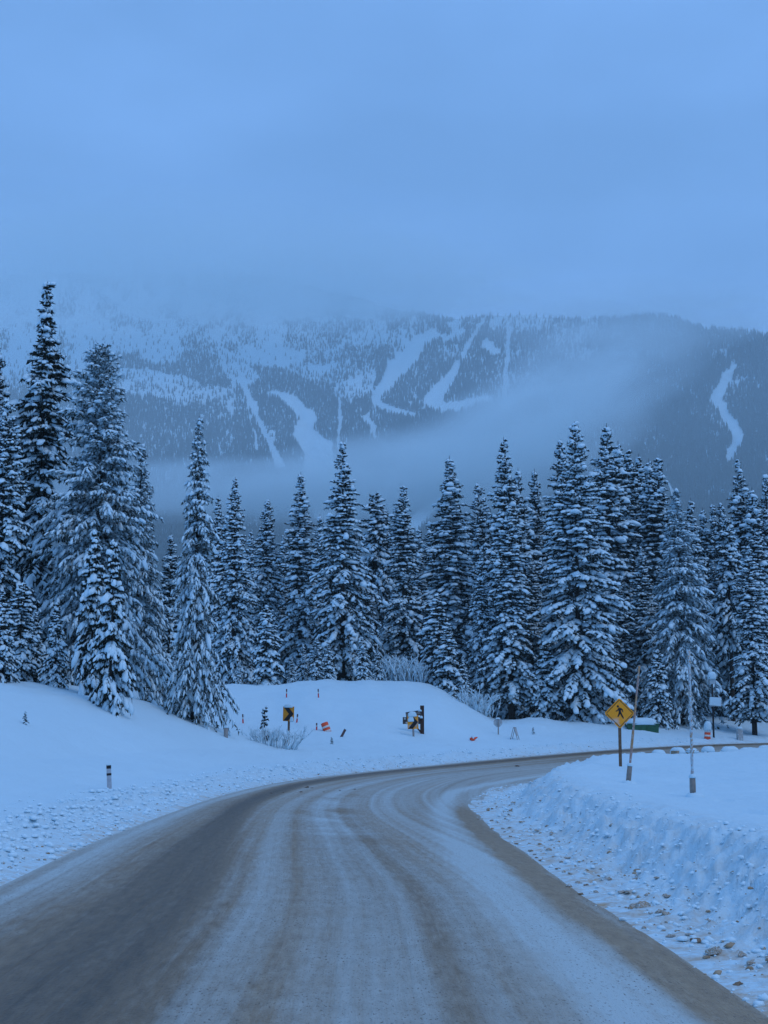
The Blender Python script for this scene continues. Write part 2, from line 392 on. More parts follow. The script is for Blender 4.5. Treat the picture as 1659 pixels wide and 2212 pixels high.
def build_road():
    na = 110
    def resamp(C, n): 
        d = np.concatenate(([0], np.cumsum(np.linalg.norm(np.diff(C, axis=0), axis=1))))
        return C
    Lc, Rc = spline(LE, 90), spline(RE, 90)
    k = np.arange(len(Lc)); t = np.linspace(-.06, 1.06, na)
    X = Lc[:, None, 0] * (1 - t) + Rc[:, None, 0] * t; Y = Lc[:, None, 1] * (1 - t) + Rc[:, None, 1] * t
    s = np.concatenate(([0], np.cumsum(np.linalg.norm(np.diff((Lc + Rc) / 2, axis=0), axis=1))))[:, None] + 0 * X
    wdt = np.linalg.norm(Rc - Lc, axis=1)[:, None]; u = t[None, :] * wdt; ur = wdt - u
    Z = zroad(X, Y) + .012 * fbm(u * 1.4, s * .12, 5, 3) + .006
    # where snow lies and where the tyres have swept it: lanes run along s, drifting a little
    st = fbm(u * 1.7, s * .010, 41, 3, .55); st2 = fbm(u * 5.0, s * .016, 43, 3, .6); st3 = fbm(u * 13, s * .03, 45, 2); br = fbm(u * .7, s * .07, 47, 4)
    cD = np.interp(Y, [8, 14, 20, 35, 54, 75, 110], [2.3, 2.35, 2.4, 2.15, 1.75, 1.7, 1.9])
    wD = np.interp(Y, [8, 14, 20, 35, 54, 75, 110], [1.7, 1.35, 1.0, .66, .72, 1.0, 1.2])
    dark = np.exp(-(np.abs(u - cD + .25 * br) / wD) ** 2.6) * (.82 + .35 * st2)
    cov = .38 + .24 * st + .34 * st2 + .12 * st3 + .16 * br
    cov = cov - .74 * dark
    for c0, w0, k0 in ((4.25, .25, .15), (4.75, .14, .10), (5.35, .12, .10), (5.8, .26, .18), (6.3, .16, .10)):
        cov = cov - k0 * np.exp(-((u - c0 - .12 * br) / w0) ** 2) * (.7 + .6 * vnoise(s * .05, u * 0 + c0, 9))
    cov = cov + .16 * np.exp(-((u - 3.85) / .25) ** 2) + .08 * np.exp(-((u - 5.1) / .2) ** 2) + .55 * np.exp(-((ur - 1.05) / .45) ** 2)
    cov = cov + .25 * (1 - sstep(0.0, 1.2, u - .45 * st2 - .5 * br))
    far = sstep(30, 46, Y) * sstep(3.6, 5.0, u)
    cov = cov + .20 * far
    edge = np.exp(-(np.abs(ur - .26) / .26) ** 2.5) * (1 - sstep(35, 42, Y))
    cov = cov - .85 * edge * (.75 + .5 * vnoise(s * .5, u * 2, 3))
    fd = sstep(60, 85, Y); cov = cov - .25 * fd * np.exp(-((u - 4.6) / 1.6) ** 2)
    # packed snow and bare blotches in the middle of the bend
    bl = sstep(25, 30, Y) * (1 - sstep(44, 50, Y)) * np.exp(-((u - 5.2) / 1.1) ** 2); bn = fbm(u * .5, s * .55, 49, 3)
    cov = cov - .9 * bl * np.maximum(bn - .05, 0) + .5 * bl * np.maximum(-bn - .1, 0)
    sand = .52 + .30 * vnoise(u * 1.2, s * .03, 61) - .80 * dark * (.55 + .6 * vnoise(u * 3.5, s * .04, 63)) + .10 * edge
    nr, nc = X.shape; i = np.arange(nr * nc).reshape(nr, nc)
    f = np.stack((i[:-1, :-1], i[:-1, 1:], i[1:, 1:], i[1:, :-1]), -1).reshape(-1, 4)
    me = mesh_arr('road', np.stack((X, Y, Z), -1).reshape(-1, 3), f, True)
    for nm, v in (('snowcov', cov), ('sand', sand)):
        a = me.attributes.new(nm, 'FLOAT', 'POINT'); a.data.foreach_set('value', np.clip(v, 0, 1).astype(np.float32).ravel())
    a = me.attributes.new('lane', 'FLOAT_VECTOR', 'POINT'); a.data.foreach_set('vector', np.stack((u, s, 0 * u), -1).astype(np.float32).ravel())
    tag(link('road', me, M['road']), kind='structure')
build_road()

# ------------------------------------------------------------------ the mountain and its forest
RIDGE = [(-400, 600), (300, 590), (600, 600), (760, 640), (850, 668), (900, 676), (960, 692), (1040, 684), (1120, 678), (1200, 688), (1300, 686), (1400, 682), (1460, 690), (1520, 708), (1600, 716), (1659, 724), (1800, 745), (2100, 790)]
def ridge_y(px): return np.interp(px, [r[0] for r in RIDGE], [r[1] for r in RIDGE]) + 4 * fbm(px * .02, px * 0, 91, 3)
def mtn_depth(px, py):
    t = (1180 - py) / (1180 - 620)
    far = np.interp(px, [-400, 700, 1150, 1659, 2100], [1450, 1450, 1250, 800, 700])
    base = np.interp(px, [-400, 700, 1150, 1659, 2100], [1480, 1480, 1420, 1320, 1280])
    d = base + far * np.clip(t, -.4, 1.3) ** 1 + 70 * fbm(px * .006, py * .006, 51, 4) + 14 * fbm(px * .03, py * .03, 55, 3)
    return d
def build_mountain():
    px = np.arange(-420, 2110, 7.0); nrow = 130
    rows = []
    q = np.concatenate((np.linspace(-.9, -.08, 8), np.linspace(0, 1, nrow)))
    R = ridge_y(px)
    for k in q:
        py = 1180 + (R - 1180) * k if k >= 0 else 1180 - k * 420
        py = py + 0 * px
        d = mtn_depth(px, py) if k >= 0 else mtn_depth(px, 1180 + 0 * px) * (1 + k * .55)
        rows.append(Parr(px, py, d))
    back = rows[-1].copy()
    for j in range(1, 5):
        b = back.copy(); b[:, 1] += 130 * j; b[:, 2] -= 14 * j * j; rows.append(b)
    V = np.array(rows); nr, nc = V.shape[:2]; i = np.arange(nr * nc).reshape(nr, nc)
    f = np.stack((i[:-1, :-1], i[:-1, 1:], i[1:, 1:], i[1:, :-1]), -1).reshape(-1, 4)
    me = mesh_arr('mountain', V.reshape(-1, 3), f, True)
    m, nt, b = newmat('mountain_snow')
    n = noise_node(nt, .02, 5)
    nt.links.new(mixc(nt, n, tuple(x * .9 for x in SNOW), SNOW), b.inputs['Base Color']); b.inputs['Roughness'].default_value = .9; b.inputs['Specular IOR Level'].default_value = 0
    tag(link('mountain', me, m), kind='structure')
build_mountain()

def inpoly(x, y, poly):
    r = np.zeros(len(x), bool); n = len(poly)
    for i in range(n):
        x1, y1 = poly[i]; x2, y2 = poly[(i + 1) % n]
        c = ((y1 > y) != (y2 > y)) & (x < (x2 - x1) * (y - y1) / (y2 - y1 + 1e-9) + x1); r ^= c
    return r
def online(x, y, pts, ws):
    r = np.zeros(len(x), bool)
    for (a, b, wa, wb) in zip(pts[:-1], pts[1:], ws[:-1], ws[1:]):
        a = np.array(a, float); b = np.array(b, float); d = b - a; L = d @ d
        t = np.clip(((x - a[0]) * d[0] + (y - a[1]) * d[1]) / L, 0, 1)
        r |= np.hypot(x - a[0] - t * d[0], y - a[1] - t * d[1]) < (wa + (wb - wa) * t) / 2
    return r
def ell(x, y, cx, cy, rx, ry): return ((x - cx) / rx) ** 2 + ((y - cy) / ry) ** 2
def forest_density(px, py):
    x = px + 5 * fbm(px * .05, py * .05, 71, 3) ; y = py + 5 * fbm(px * .05 + 9, py * .05, 73, 3)
    D = np.ones(len(px))
    n = fbm(px * .022, py * .030, 81, 4) * 1.5
    D = D * np.clip(.80 + .5 * n, .55, 1)
    # thin woods high on the left
    up = sstep(880, 790, y) * sstep(790, 700, x)
    patch = sstep(-.05, .30, n + .25 * fbm(px * .09, py * .09, 87, 2))
    D = np.where(up > 0, np.clip(1 - up * (1 - (.04 + .42 * patch)), .03, 1), D)
    hi = sstep(800, 735, y) * (x >= 690) * (x < 900)
    D = np.minimum(D, np.clip(1 - hi * .75 + n * .8, .08, 1))
    hr = sstep(775, 700, y) * (x >= 1060) * (x < 1290)
    D = np.minimum(D, np.clip(1 - hr * .7 + n * .6, .1, 1))
    D = np.where(inpoly(x, y, [(385, 752), (470, 768), (520, 800), (500, 834), (440, 832), (400, 815), (310, 800), (250, 792), (250, 765), (330, 775)]), 1, D)
    D = np.where(inpoly(x, y, [(540, 790), (600, 795), (700, 830), (790, 850), (795, 880), (720, 872), (640, 850), (580, 845), (510, 842), (500, 815)]), 1, D)
    D = np.where(inpoly(x, y, [(470, 750), (520, 770), (560, 815), (550, 835), (500, 838), (480, 800)]), .12, D)
    D = np.where(inpoly(x, y, [(265, 826), (330, 812), (400, 815), (445, 834), (500, 838), (506, 852), (440, 872), (400, 880), (330, 858), (250, 852)]), .14, D)
    D = np.where(inpoly(x, y, [(300, 745), (350, 735), (400, 755), (385, 785), (340, 792), (300, 775)]), .06, D)
    D = np.where(inpoly(x, y, [(718, 842), (765, 805), (812, 806), (806, 848), (760, 872), (722, 862)]), .10, D)
    D = np.where(inpoly(x, y, [(700, 812), (760, 795), (800, 800), (720, 835)]), .3, D)
    lines = [([(582, 848), (630, 868), (668, 905), (655, 940), (690, 975), (690, 1040), (700, 1110)], [8, 26, 36, 46, 62, 70, 50]),
             ([(600, 850), (645, 876), (668, 905)], [4, 20, 30]),
             ([(526, 836), (546, 880), (578, 950), (606, 1010)], [12, 14, 15, 22]),
             ([(530, 842), (544, 920)], [5, 5]), ([(548, 930), (553, 975)], [4, 7]),
             ([(733, 868), (731, 970)], [7, 8]),
             ([(905, 738), (940, 722), (990, 700)], [24, 30, 18]), ([(905, 738), (890, 770), (855, 800), (845, 815), (818, 850), (812, 874), (850, 888), (890, 898)], [30, 34, 40, 36, 22, 18, 18, 14]),
             ([(960, 735), (998, 718)], [12, 16]),
             ([(1045, 690), (1022, 728), (1000, 766)], [8, 9, 11]), ([(990, 785), (968, 825), (930, 868), (960, 884)], [14, 28, 34, 26]), ([(960, 884), (1010, 874), (1060, 862)], [22, 26, 12]),
             ([(1098, 712), (1098, 770), (1090, 860)], [12, 10, 7]), ([(1050, 745), (1066, 760)], [22, 20]),
             ([(1084, 885), (1110, 862), (1185, 842)], [20, 26, 16]),
             ([(1586, 788), (1562, 836), (1547, 868), (1580, 916), (1594, 945), (1576, 992)], [12, 22, 22, 26, 28, 20]),
             ([(790, 905), (806, 925), (808, 950)], [16, 14, 8]),
             ([(888, 1140), (935, 1098), (985, 1060)], [40, 26, 12]), ([(1440, 1040), (1455, 1075)], [6, 14])]
    for pts, ws in lines: D = np.where(online(x, y, pts, ws), .0, D)
    for cx, cyy, rx, ry in ((1250, 765, 40, 12), (1328, 728, 20, 7), (1350, 768, 34, 9), (1410, 764, 18, 8), (1150, 700, 60, 16), (1345, 800, 24, 12)):
        e = ell(x, y, cx, cyy, rx, ry); D = np.where(e < 1, np.minimum(D, .18), D)
    D = np.where(ell(x, y, 960, 714, 16, 9) < 1, 1, D)
    return np.clip(D, 0, 1)
def build_forest():
    rg = np.random.default_rng(5)
    N = 165000
    px = rg.uniform(-250, 1900, N); R = ridge_y(px); py = rg.uniform(0, 1, N) * (1170 - R) + R
    keep = rg.uniform(0, 1, N) < forest_density(px, py)
    # beyond the picture's edge a thinner sample is enough
    keep &= ((px > -40) & (px < 1700)) | (rg.uniform(0, 1, N) < .6)
    px, py = px[keep], py[keep]
    v = Parr(px, py, mtn_depth(px, py)); v[:, 2] -= .8
    # the wooded foot of the mountain, down to the valley floor
    qx = rg.uniform(-100, 1760, 42000); qy = rg.uniform(1170, 1330, 42000)
    v = np.vstack((v, Parr(qx, qy, mtn_depth(qx, 1180 + 0 * qx) * (1 - .55 * np.maximum(qy - 1180, 0) / 420)))); py = np.concatenate((py, qy)); px = np.concatenate((px, qx))
    me = bpy.data.meshes.new('mountain_forest'); me.vertices.add(len(v)); me.vertices.foreach_set('co', v.astype(np.float32).ravel())
    thin = np.clip((880 - py) / 150, 0, 1) * (px < 800)
    s = rg.uniform(.42, .85, len(v)) * (1 - .15 * thin)
    a = me.attributes.new('tree_size', 'FLOAT', 'POINT'); a.data.foreach_set('value', s.astype(np.float32)); me.update()
    ng = bpy.data.node_groups.new('plant_conifers', 'GeometryNodeTree')
    ng.interface.new_socket('Geometry', in_out='INPUT', socket_type='NodeSocketGeometry')
    ng.interface.new_socket('Geometry', in_out='OUTPUT', socket_type='NodeSocketGeometry')
    n, l = ng.nodes, ng.links
    gi, go = n.new('NodeGroupInput'), n.new('NodeGroupOutput')
    jn = n.new('GeometryNodeJoinGeometry')
    for (r, h, z) in ((2.3, 5.5, 1.0), (1.8, 5.2, 4.2), (1.15, 5.0, 8.0)):
        c = n.new('GeometryNodeMeshCone'); c.fill_type = 'NONE'; c.inputs['Vertices'].default_value = 7
        c.inputs['Radius Top'].default_value = .05; c.inputs['Radius Bottom'].default_value = r; c.inputs['Depth'].default_value = h
        t = n.new('GeometryNodeTransform'); t.inputs['Translation'].default_value = (0, 0, z)
        l.new(c.outputs['Mesh'], t.inputs['Geometry']); l.new(t.outputs[0], jn.inputs[0])
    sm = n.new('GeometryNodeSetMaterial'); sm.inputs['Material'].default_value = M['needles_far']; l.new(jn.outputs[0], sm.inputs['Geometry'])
    ip = n.new('GeometryNodeInstanceOnPoints'); l.new(gi.outputs[0], ip.inputs['Points']); l.new(sm.outputs[0], ip.inputs['Instance'])
    na = n.new('GeometryNodeInputNamedAttribute'); na.data_type = 'FLOAT'; na.inputs['Name'].default_value = 'tree_size'
    l.new(na.outputs['Attribute'], ip.inputs['Scale'])
    rv = n.new('FunctionNodeRandomValue'); rv.data_type = 'FLOAT_VECTOR'; rv.inputs[0].default_value = (-.04, -.04, 0); rv.inputs[1].default_value = (.04, .04, 6.28)
    l.new(rv.outputs[0], ip.inputs['Rotation'])
    l.new(ip.outputs[0], go.inputs[0])
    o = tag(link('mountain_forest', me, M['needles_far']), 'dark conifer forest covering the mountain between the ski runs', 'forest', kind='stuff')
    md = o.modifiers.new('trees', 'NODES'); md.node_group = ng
build_forest()

# ------------------------------------------------------------------ snow-laden conifers
_PT = [(0, 0, -.55)] + [(math.cos(k * math.pi / 3), math.sin(k * math.pi / 3), -.18) for k in range(6)] + \
      [(.72 * math.cos(k * math.pi / 3 + .5), .72 * math.sin(k * math.pi / 3 + .5), .62) for k in range(6)] + [(0, 0, 1.0)]
_PF = []
for k in range(6):
    k2 = (k + 1) % 6
    _PF += [(0, 1 + k2, 1 + k), (1 + k, 1 + k2, 7 + k), (1 + k2, 7 + k2, 7 + k), (7 + k, 7 + k2, 13)]
PAD_V, PAD_F = np.array(_PT), np.array(_PF)

def pads(rg, C, A, B, U, jit=.34):
    """snow pads: centre C, half-axes A (long), B (side), U (up)"""
    n = len(C); j = 1 + rg.uniform(-jit, jit, (n, len(PAD_V), 1))
    t = PAD_V[None] * j
    v = C[:, None] + t[..., 0:1] * A[:, None] + t[..., 1:2] * B[:, None] + t[..., 2:3] * U[:, None]
    f = PAD_F[None] + (np.arange(n) * len(PAD_V))[:, None, None]
    return v.reshape(-1, 3), f.reshape(-1, 3)

def conifer(seed, H, R, crown0=.03, power=.85, whorl=.42, nb=6, pitch=(-.25, .55), droop=.35, twig=.42, tl=.55, blades=7, bl=.26, bw=.07,
            pad=(.52, .145, .105), psnow=.95, clump=.13, ragged=.3, tdroop=.45, belly=.12, lean=0., fork=False):
    rg = np.random.default_rng(seed)
    O, Dv, Ln, Tt, Ff = [], [], [], [], []
    zc = crown0 * H; z = zc
    while z < H * .985:
        f = (z - zc) / (H - zc)
        prof = (1 - f) ** power * min(1, .55 + f / max(belly, 1e-3) * .45) + .010
        gap = 1 - ragged * 1.6 * max(0, fbm(np.array([z * .55 + seed]), np.array([.3]), seed, 2)[0])
        for k in range(nb if f < .85 else max(4, nb - 2)):
            az = rg.uniform(0, 2 * math.pi)
            side = 1 + ragged * fbm(np.array([math.cos(az) * 1.3 + seed]), np.array([z * .35 + math.sin(az) * 1.3]), seed + 3, 2)[0] * 1.4
            L = R * prof * gap * side * rg.uniform(.62, 1.1); L = max(L, .07)
            pb = pitch[0] + (pitch[1] - pitch[0]) * f ** 1.3 + rg.normal(0, .10)
            dr = droop * (1 - .7 * f) * rg.uniform(.7, 1.3)
            zb = z + rg.uniform(-.5, .5) * whorl
            n = max(2, int(round(L / twig)) + 1)
            ca, sa = math.cos(az), math.sin(az)
            for j in range(n * 2 - 1):
                t = (j // 2 + .75 + rg.uniform(-.25, .25)) / n
                if j == 2 * n - 2: t = 1.0 - .15 / n
                if t < .12 and n > 3: continue
                r = L * t; hz = zb + L * (math.tan(pb) * t - dr * t * t)
                sd = (1 if j % 2 else -1) * (1.0 - .45 * t) + rg.normal(0, .25)
                if j >= 2 * n - 2: sd = rg.normal(0, .15)
                ta = az + sd
                sl = math.tan(pb) - 2 * dr * t - tdroop * rg.uniform(.3, 1.5) * (1 - .75 * f)
                dv = np.array((math.cos(ta), math.sin(ta), sl)); dv /= np.linalg.norm(dv)
                O.append((r * ca + lean * hz, r * sa, hz)); Dv.append(dv); Tt.append(t); Ff.append(f)
                Ln.append(tl * rg.uniform(.65, 1.25) * (1.15 - .35 * t) * min(1, .20 + L / (.45 * R + .2)))
        z += whorl * rg.uniform(.75, 1.25) * (1 - .45 * f)
    O = np.array(O); Dv = np.array(Dv); Ln = np.array(Ln); Tt = np.array(Tt); Ff = np.array(Ff); n = len(O)
    # needles: little blades round every twig
    s = rg.uniform(0, 1.0, (n, blades, 1)); rnd = rg.normal(0, 1, (n, blades, 3)); rnd[..., 2] -= .55
    bd = Dv[:, None] * .9 + rnd * .62; bd /= np.linalg.norm(bd, axis=2, keepdims=True)
    bo = O[:, None] + Dv[:, None] * Ln[:, None, None] * s
    wv = np.cross(bd, rg.normal(0, 1, (n, blades, 3))); wv /= np.linalg.norm(wv, axis=2, keepdims=True) + 1e-6
    l_ = (bl * rg.uniform(.6, 1.35, (n, blades, 1))) * np.minimum(1, .5 + Ln[:, None, None])
    w_ = bw * rg.uniform(.7, 1.4, (n, blades, 1))
    nv = np.stack((bo - wv * w_ - bd * l_ * .2, bo + wv * w_ - bd * l_ * .2, bo + bd * l_), 2).reshape(-1, 3)
    nf = np.arange(len(nv)).reshape(-1, 3)
    # snow along the twigs and in bigger clumps
    m = rg.uniform(0, 1, n) < psnow * (.45 + .65 * Tt)
    C = O + Dv * (Ln * .5)[:, None] + np.array((0, 0, .05)); C = C[m]; d = Dv[m]; ln = Ln[m]; k = m.sum()
    sdv = np.cross(d, (0, 0, 1.0)); sdv /= np.linalg.norm(sdv, axis=1, keepdims=True) + 1e-6
    upv = np.cross(sdv, d)
    g = rg.uniform(.6, 1.3, (k, 1)) * np.where(rg.uniform(0, 1, (k, 1)) < clump, 1.7, 1.0)
    v1, f1 = pads(rg, C, d * (ln * pad[0])[:, None] * g, sdv * pad[1] * g, upv * pad[2] * g * rg.uniform(.7, 1.3, (k, 1)))
    tr = MB(); r0 = .011 * H + .03
    for a in range(8):
        za, zb = -.6 + (H + .6) * a / 8, -.6 + (H + .6) * (a + 1) / 8
        tr.tube((lean * za, 0, za), (lean * zb, 0, zb), r0 * (1 - a / 8) + .015, r0 * (1 - (a + 1) / 8) + .015, 8, False)
    if fork: pass
    return dict(H=H, R=R, trunk=tr.mesh('trunk', True), crown=mesh_arr('crown', nv, nf), snow=mesh_arr('snow_load', v1, f1, True))

PROTO = {}
def proto(key, mat, **kw):
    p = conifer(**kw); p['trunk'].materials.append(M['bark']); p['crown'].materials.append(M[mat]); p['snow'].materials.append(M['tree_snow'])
    PROTO[key] = p
sp = dict(H=21, R=3.9, whorl=.46, nb=7, twig=.45, tl=.58, power=.98, belly=.06)
proto('spruce_a', 'needles', seed=1, **sp)
proto('spruce_b', 'needles', seed=2, **{**sp, 'power': .85, 'ragged': .55})
proto('spruce_c', 'needles', seed=3, **{**sp, 'power': 1.0, 'R': 4.1, 'pitch': (-.35, .5)})
nr_ = dict(H=21, R=2.85, whorl=.42, nb=7, twig=.40, tl=.50, power=.88, ragged=.45, belly=.05)
proto('slim_a', 'needles', seed=11, **nr_)
proto('slim_b', 'needles', seed=12, **{**nr_, 'power': .95, 'clump': .16})
proto('slim_c', 'needles', seed=13, **{**nr_, 'crown0': .12, 'power': .7})
proto('broad', 'needles', seed=21, H=24, R=5.6, whorl=.60, nb=8, twig=.42, tl=.62, power=.9, pitch=(-.30, .5), droop=.22, ragged=.28, pad=(.52, .17, .115), psnow=1.0, tdroop=.4)
proto('pine', 'needles_frosty', seed=31, H=19, R=5.2, whorl=.42, nb=9, twig=.36, tl=.50, power=.62, pitch=(-.35, .75), droop=.45, tdroop=.9, bl=.30, bw=.055, pad=(.55, .088, .072), psnow=1.0, clump=.09, ragged=.3, blades=8)
proto('pine_b', 'needles_frosty', seed=32, H=18, R=4.3, whorl=.42, nb=8, twig=.42, tl=.52, power=.95, pitch=(-.40, .6), droop=.5, tdroop=.9, bl=.30, bw=.055, pad=(.55, .088, .072), psnow=.95, clump=.09, ragged=.25, blades=8)
proto('feather', 'needles_frosty', seed=33, H=16, R=3.4, whorl=.42, nb=8, twig=.36, tl=.46, power=1.05, pitch=(-.45, .35), droop=.55, tdroop=.9, bl=.28, bw=.055, pad=(.55, .088, .072), psnow=.9, clump=.08, ragged=.3, blades=7)
proto('column', 'needles', seed=41, H=21, R=2.1, whorl=.42, nb=7, twig=.34, tl=.46, power=.55, pitch=(-.45, .35), droop=.35, ragged=.75, clump=.16, crown0=.14, pad=(.52, .115, .09), psnow=.98, belly=.05)
sm_ = dict(H=6, R=1.5, whorl=.30, nb=6, twig=.27, tl=.38, bl=.2, bw=.06, pad=(.52, .098, .078), psnow=.98, clump=.14, power=.8, droop=.35, pitch=(-.3, .5))
proto('young_a', 'needles', seed=51, **sm_)
proto('young_b', 'needles', seed=52, **{**sm_, 'R': 1.1, 'power': .7})
proto('young_c', 'needles', seed=53, **{**sm_, 'R': 1.6, 'power': .95})
proto('tuft', 'needles', seed=61, H=18, R=2.6, crown0=.40, whorl=.40, nb=7, twig=.38, tl=.5, power=.65, ragged=.5, pitch=(-.5, .5), clump=.18, psnow=.95, pad=(.52, .14, .10))
proto('sapling', 'needles', seed=71, H=1.2, R=.36, whorl=.16, nb=4, twig=.16, tl=.2, bl=.12, bw=.03, pad=(.5, .06, .045), psnow=.7, power=.9)

def plant(px, top, d, key, label, wide=1.0, group='snow-laden conifers', base_py=None, rz=None, name=None, sink=.15, cat='tree'):
    x = (px - CXP) * d / FPX
    gz = ground_z(x, d) - sink
    tz = P(px, top, d)[2]; p = PROTO[key]; h = max(tz - gz, .4) / p['H']
    x = P(px, (top + 1500) / 2, d)[0]
    name = name or {'pine': 'pine_tree', 'pine_b': 'pine_tree', 'feather': 'pine_tree', 'tuft': 'spruce_tree'}.get(key, 'young_spruce' if key.startswith('young') else 'sapling' if key == 'sapling' else 'spruce_tree')
    o = thing(name, label, cat, (x, d, gz), (px * 1.7 + d) % 6.28 if rz is None else rz, group)
    o.scale = (h * wide, h * wide, h)
    for n in ('trunk', 'crown', 'snow'):
        c = bpy.data.objects.new({'snow': 'snow_load'}.get(n, n), p[n]); COL.objects.link(c); c.parent = o
        if n == 'snow': c['kind'] = 'stuff'
    return o

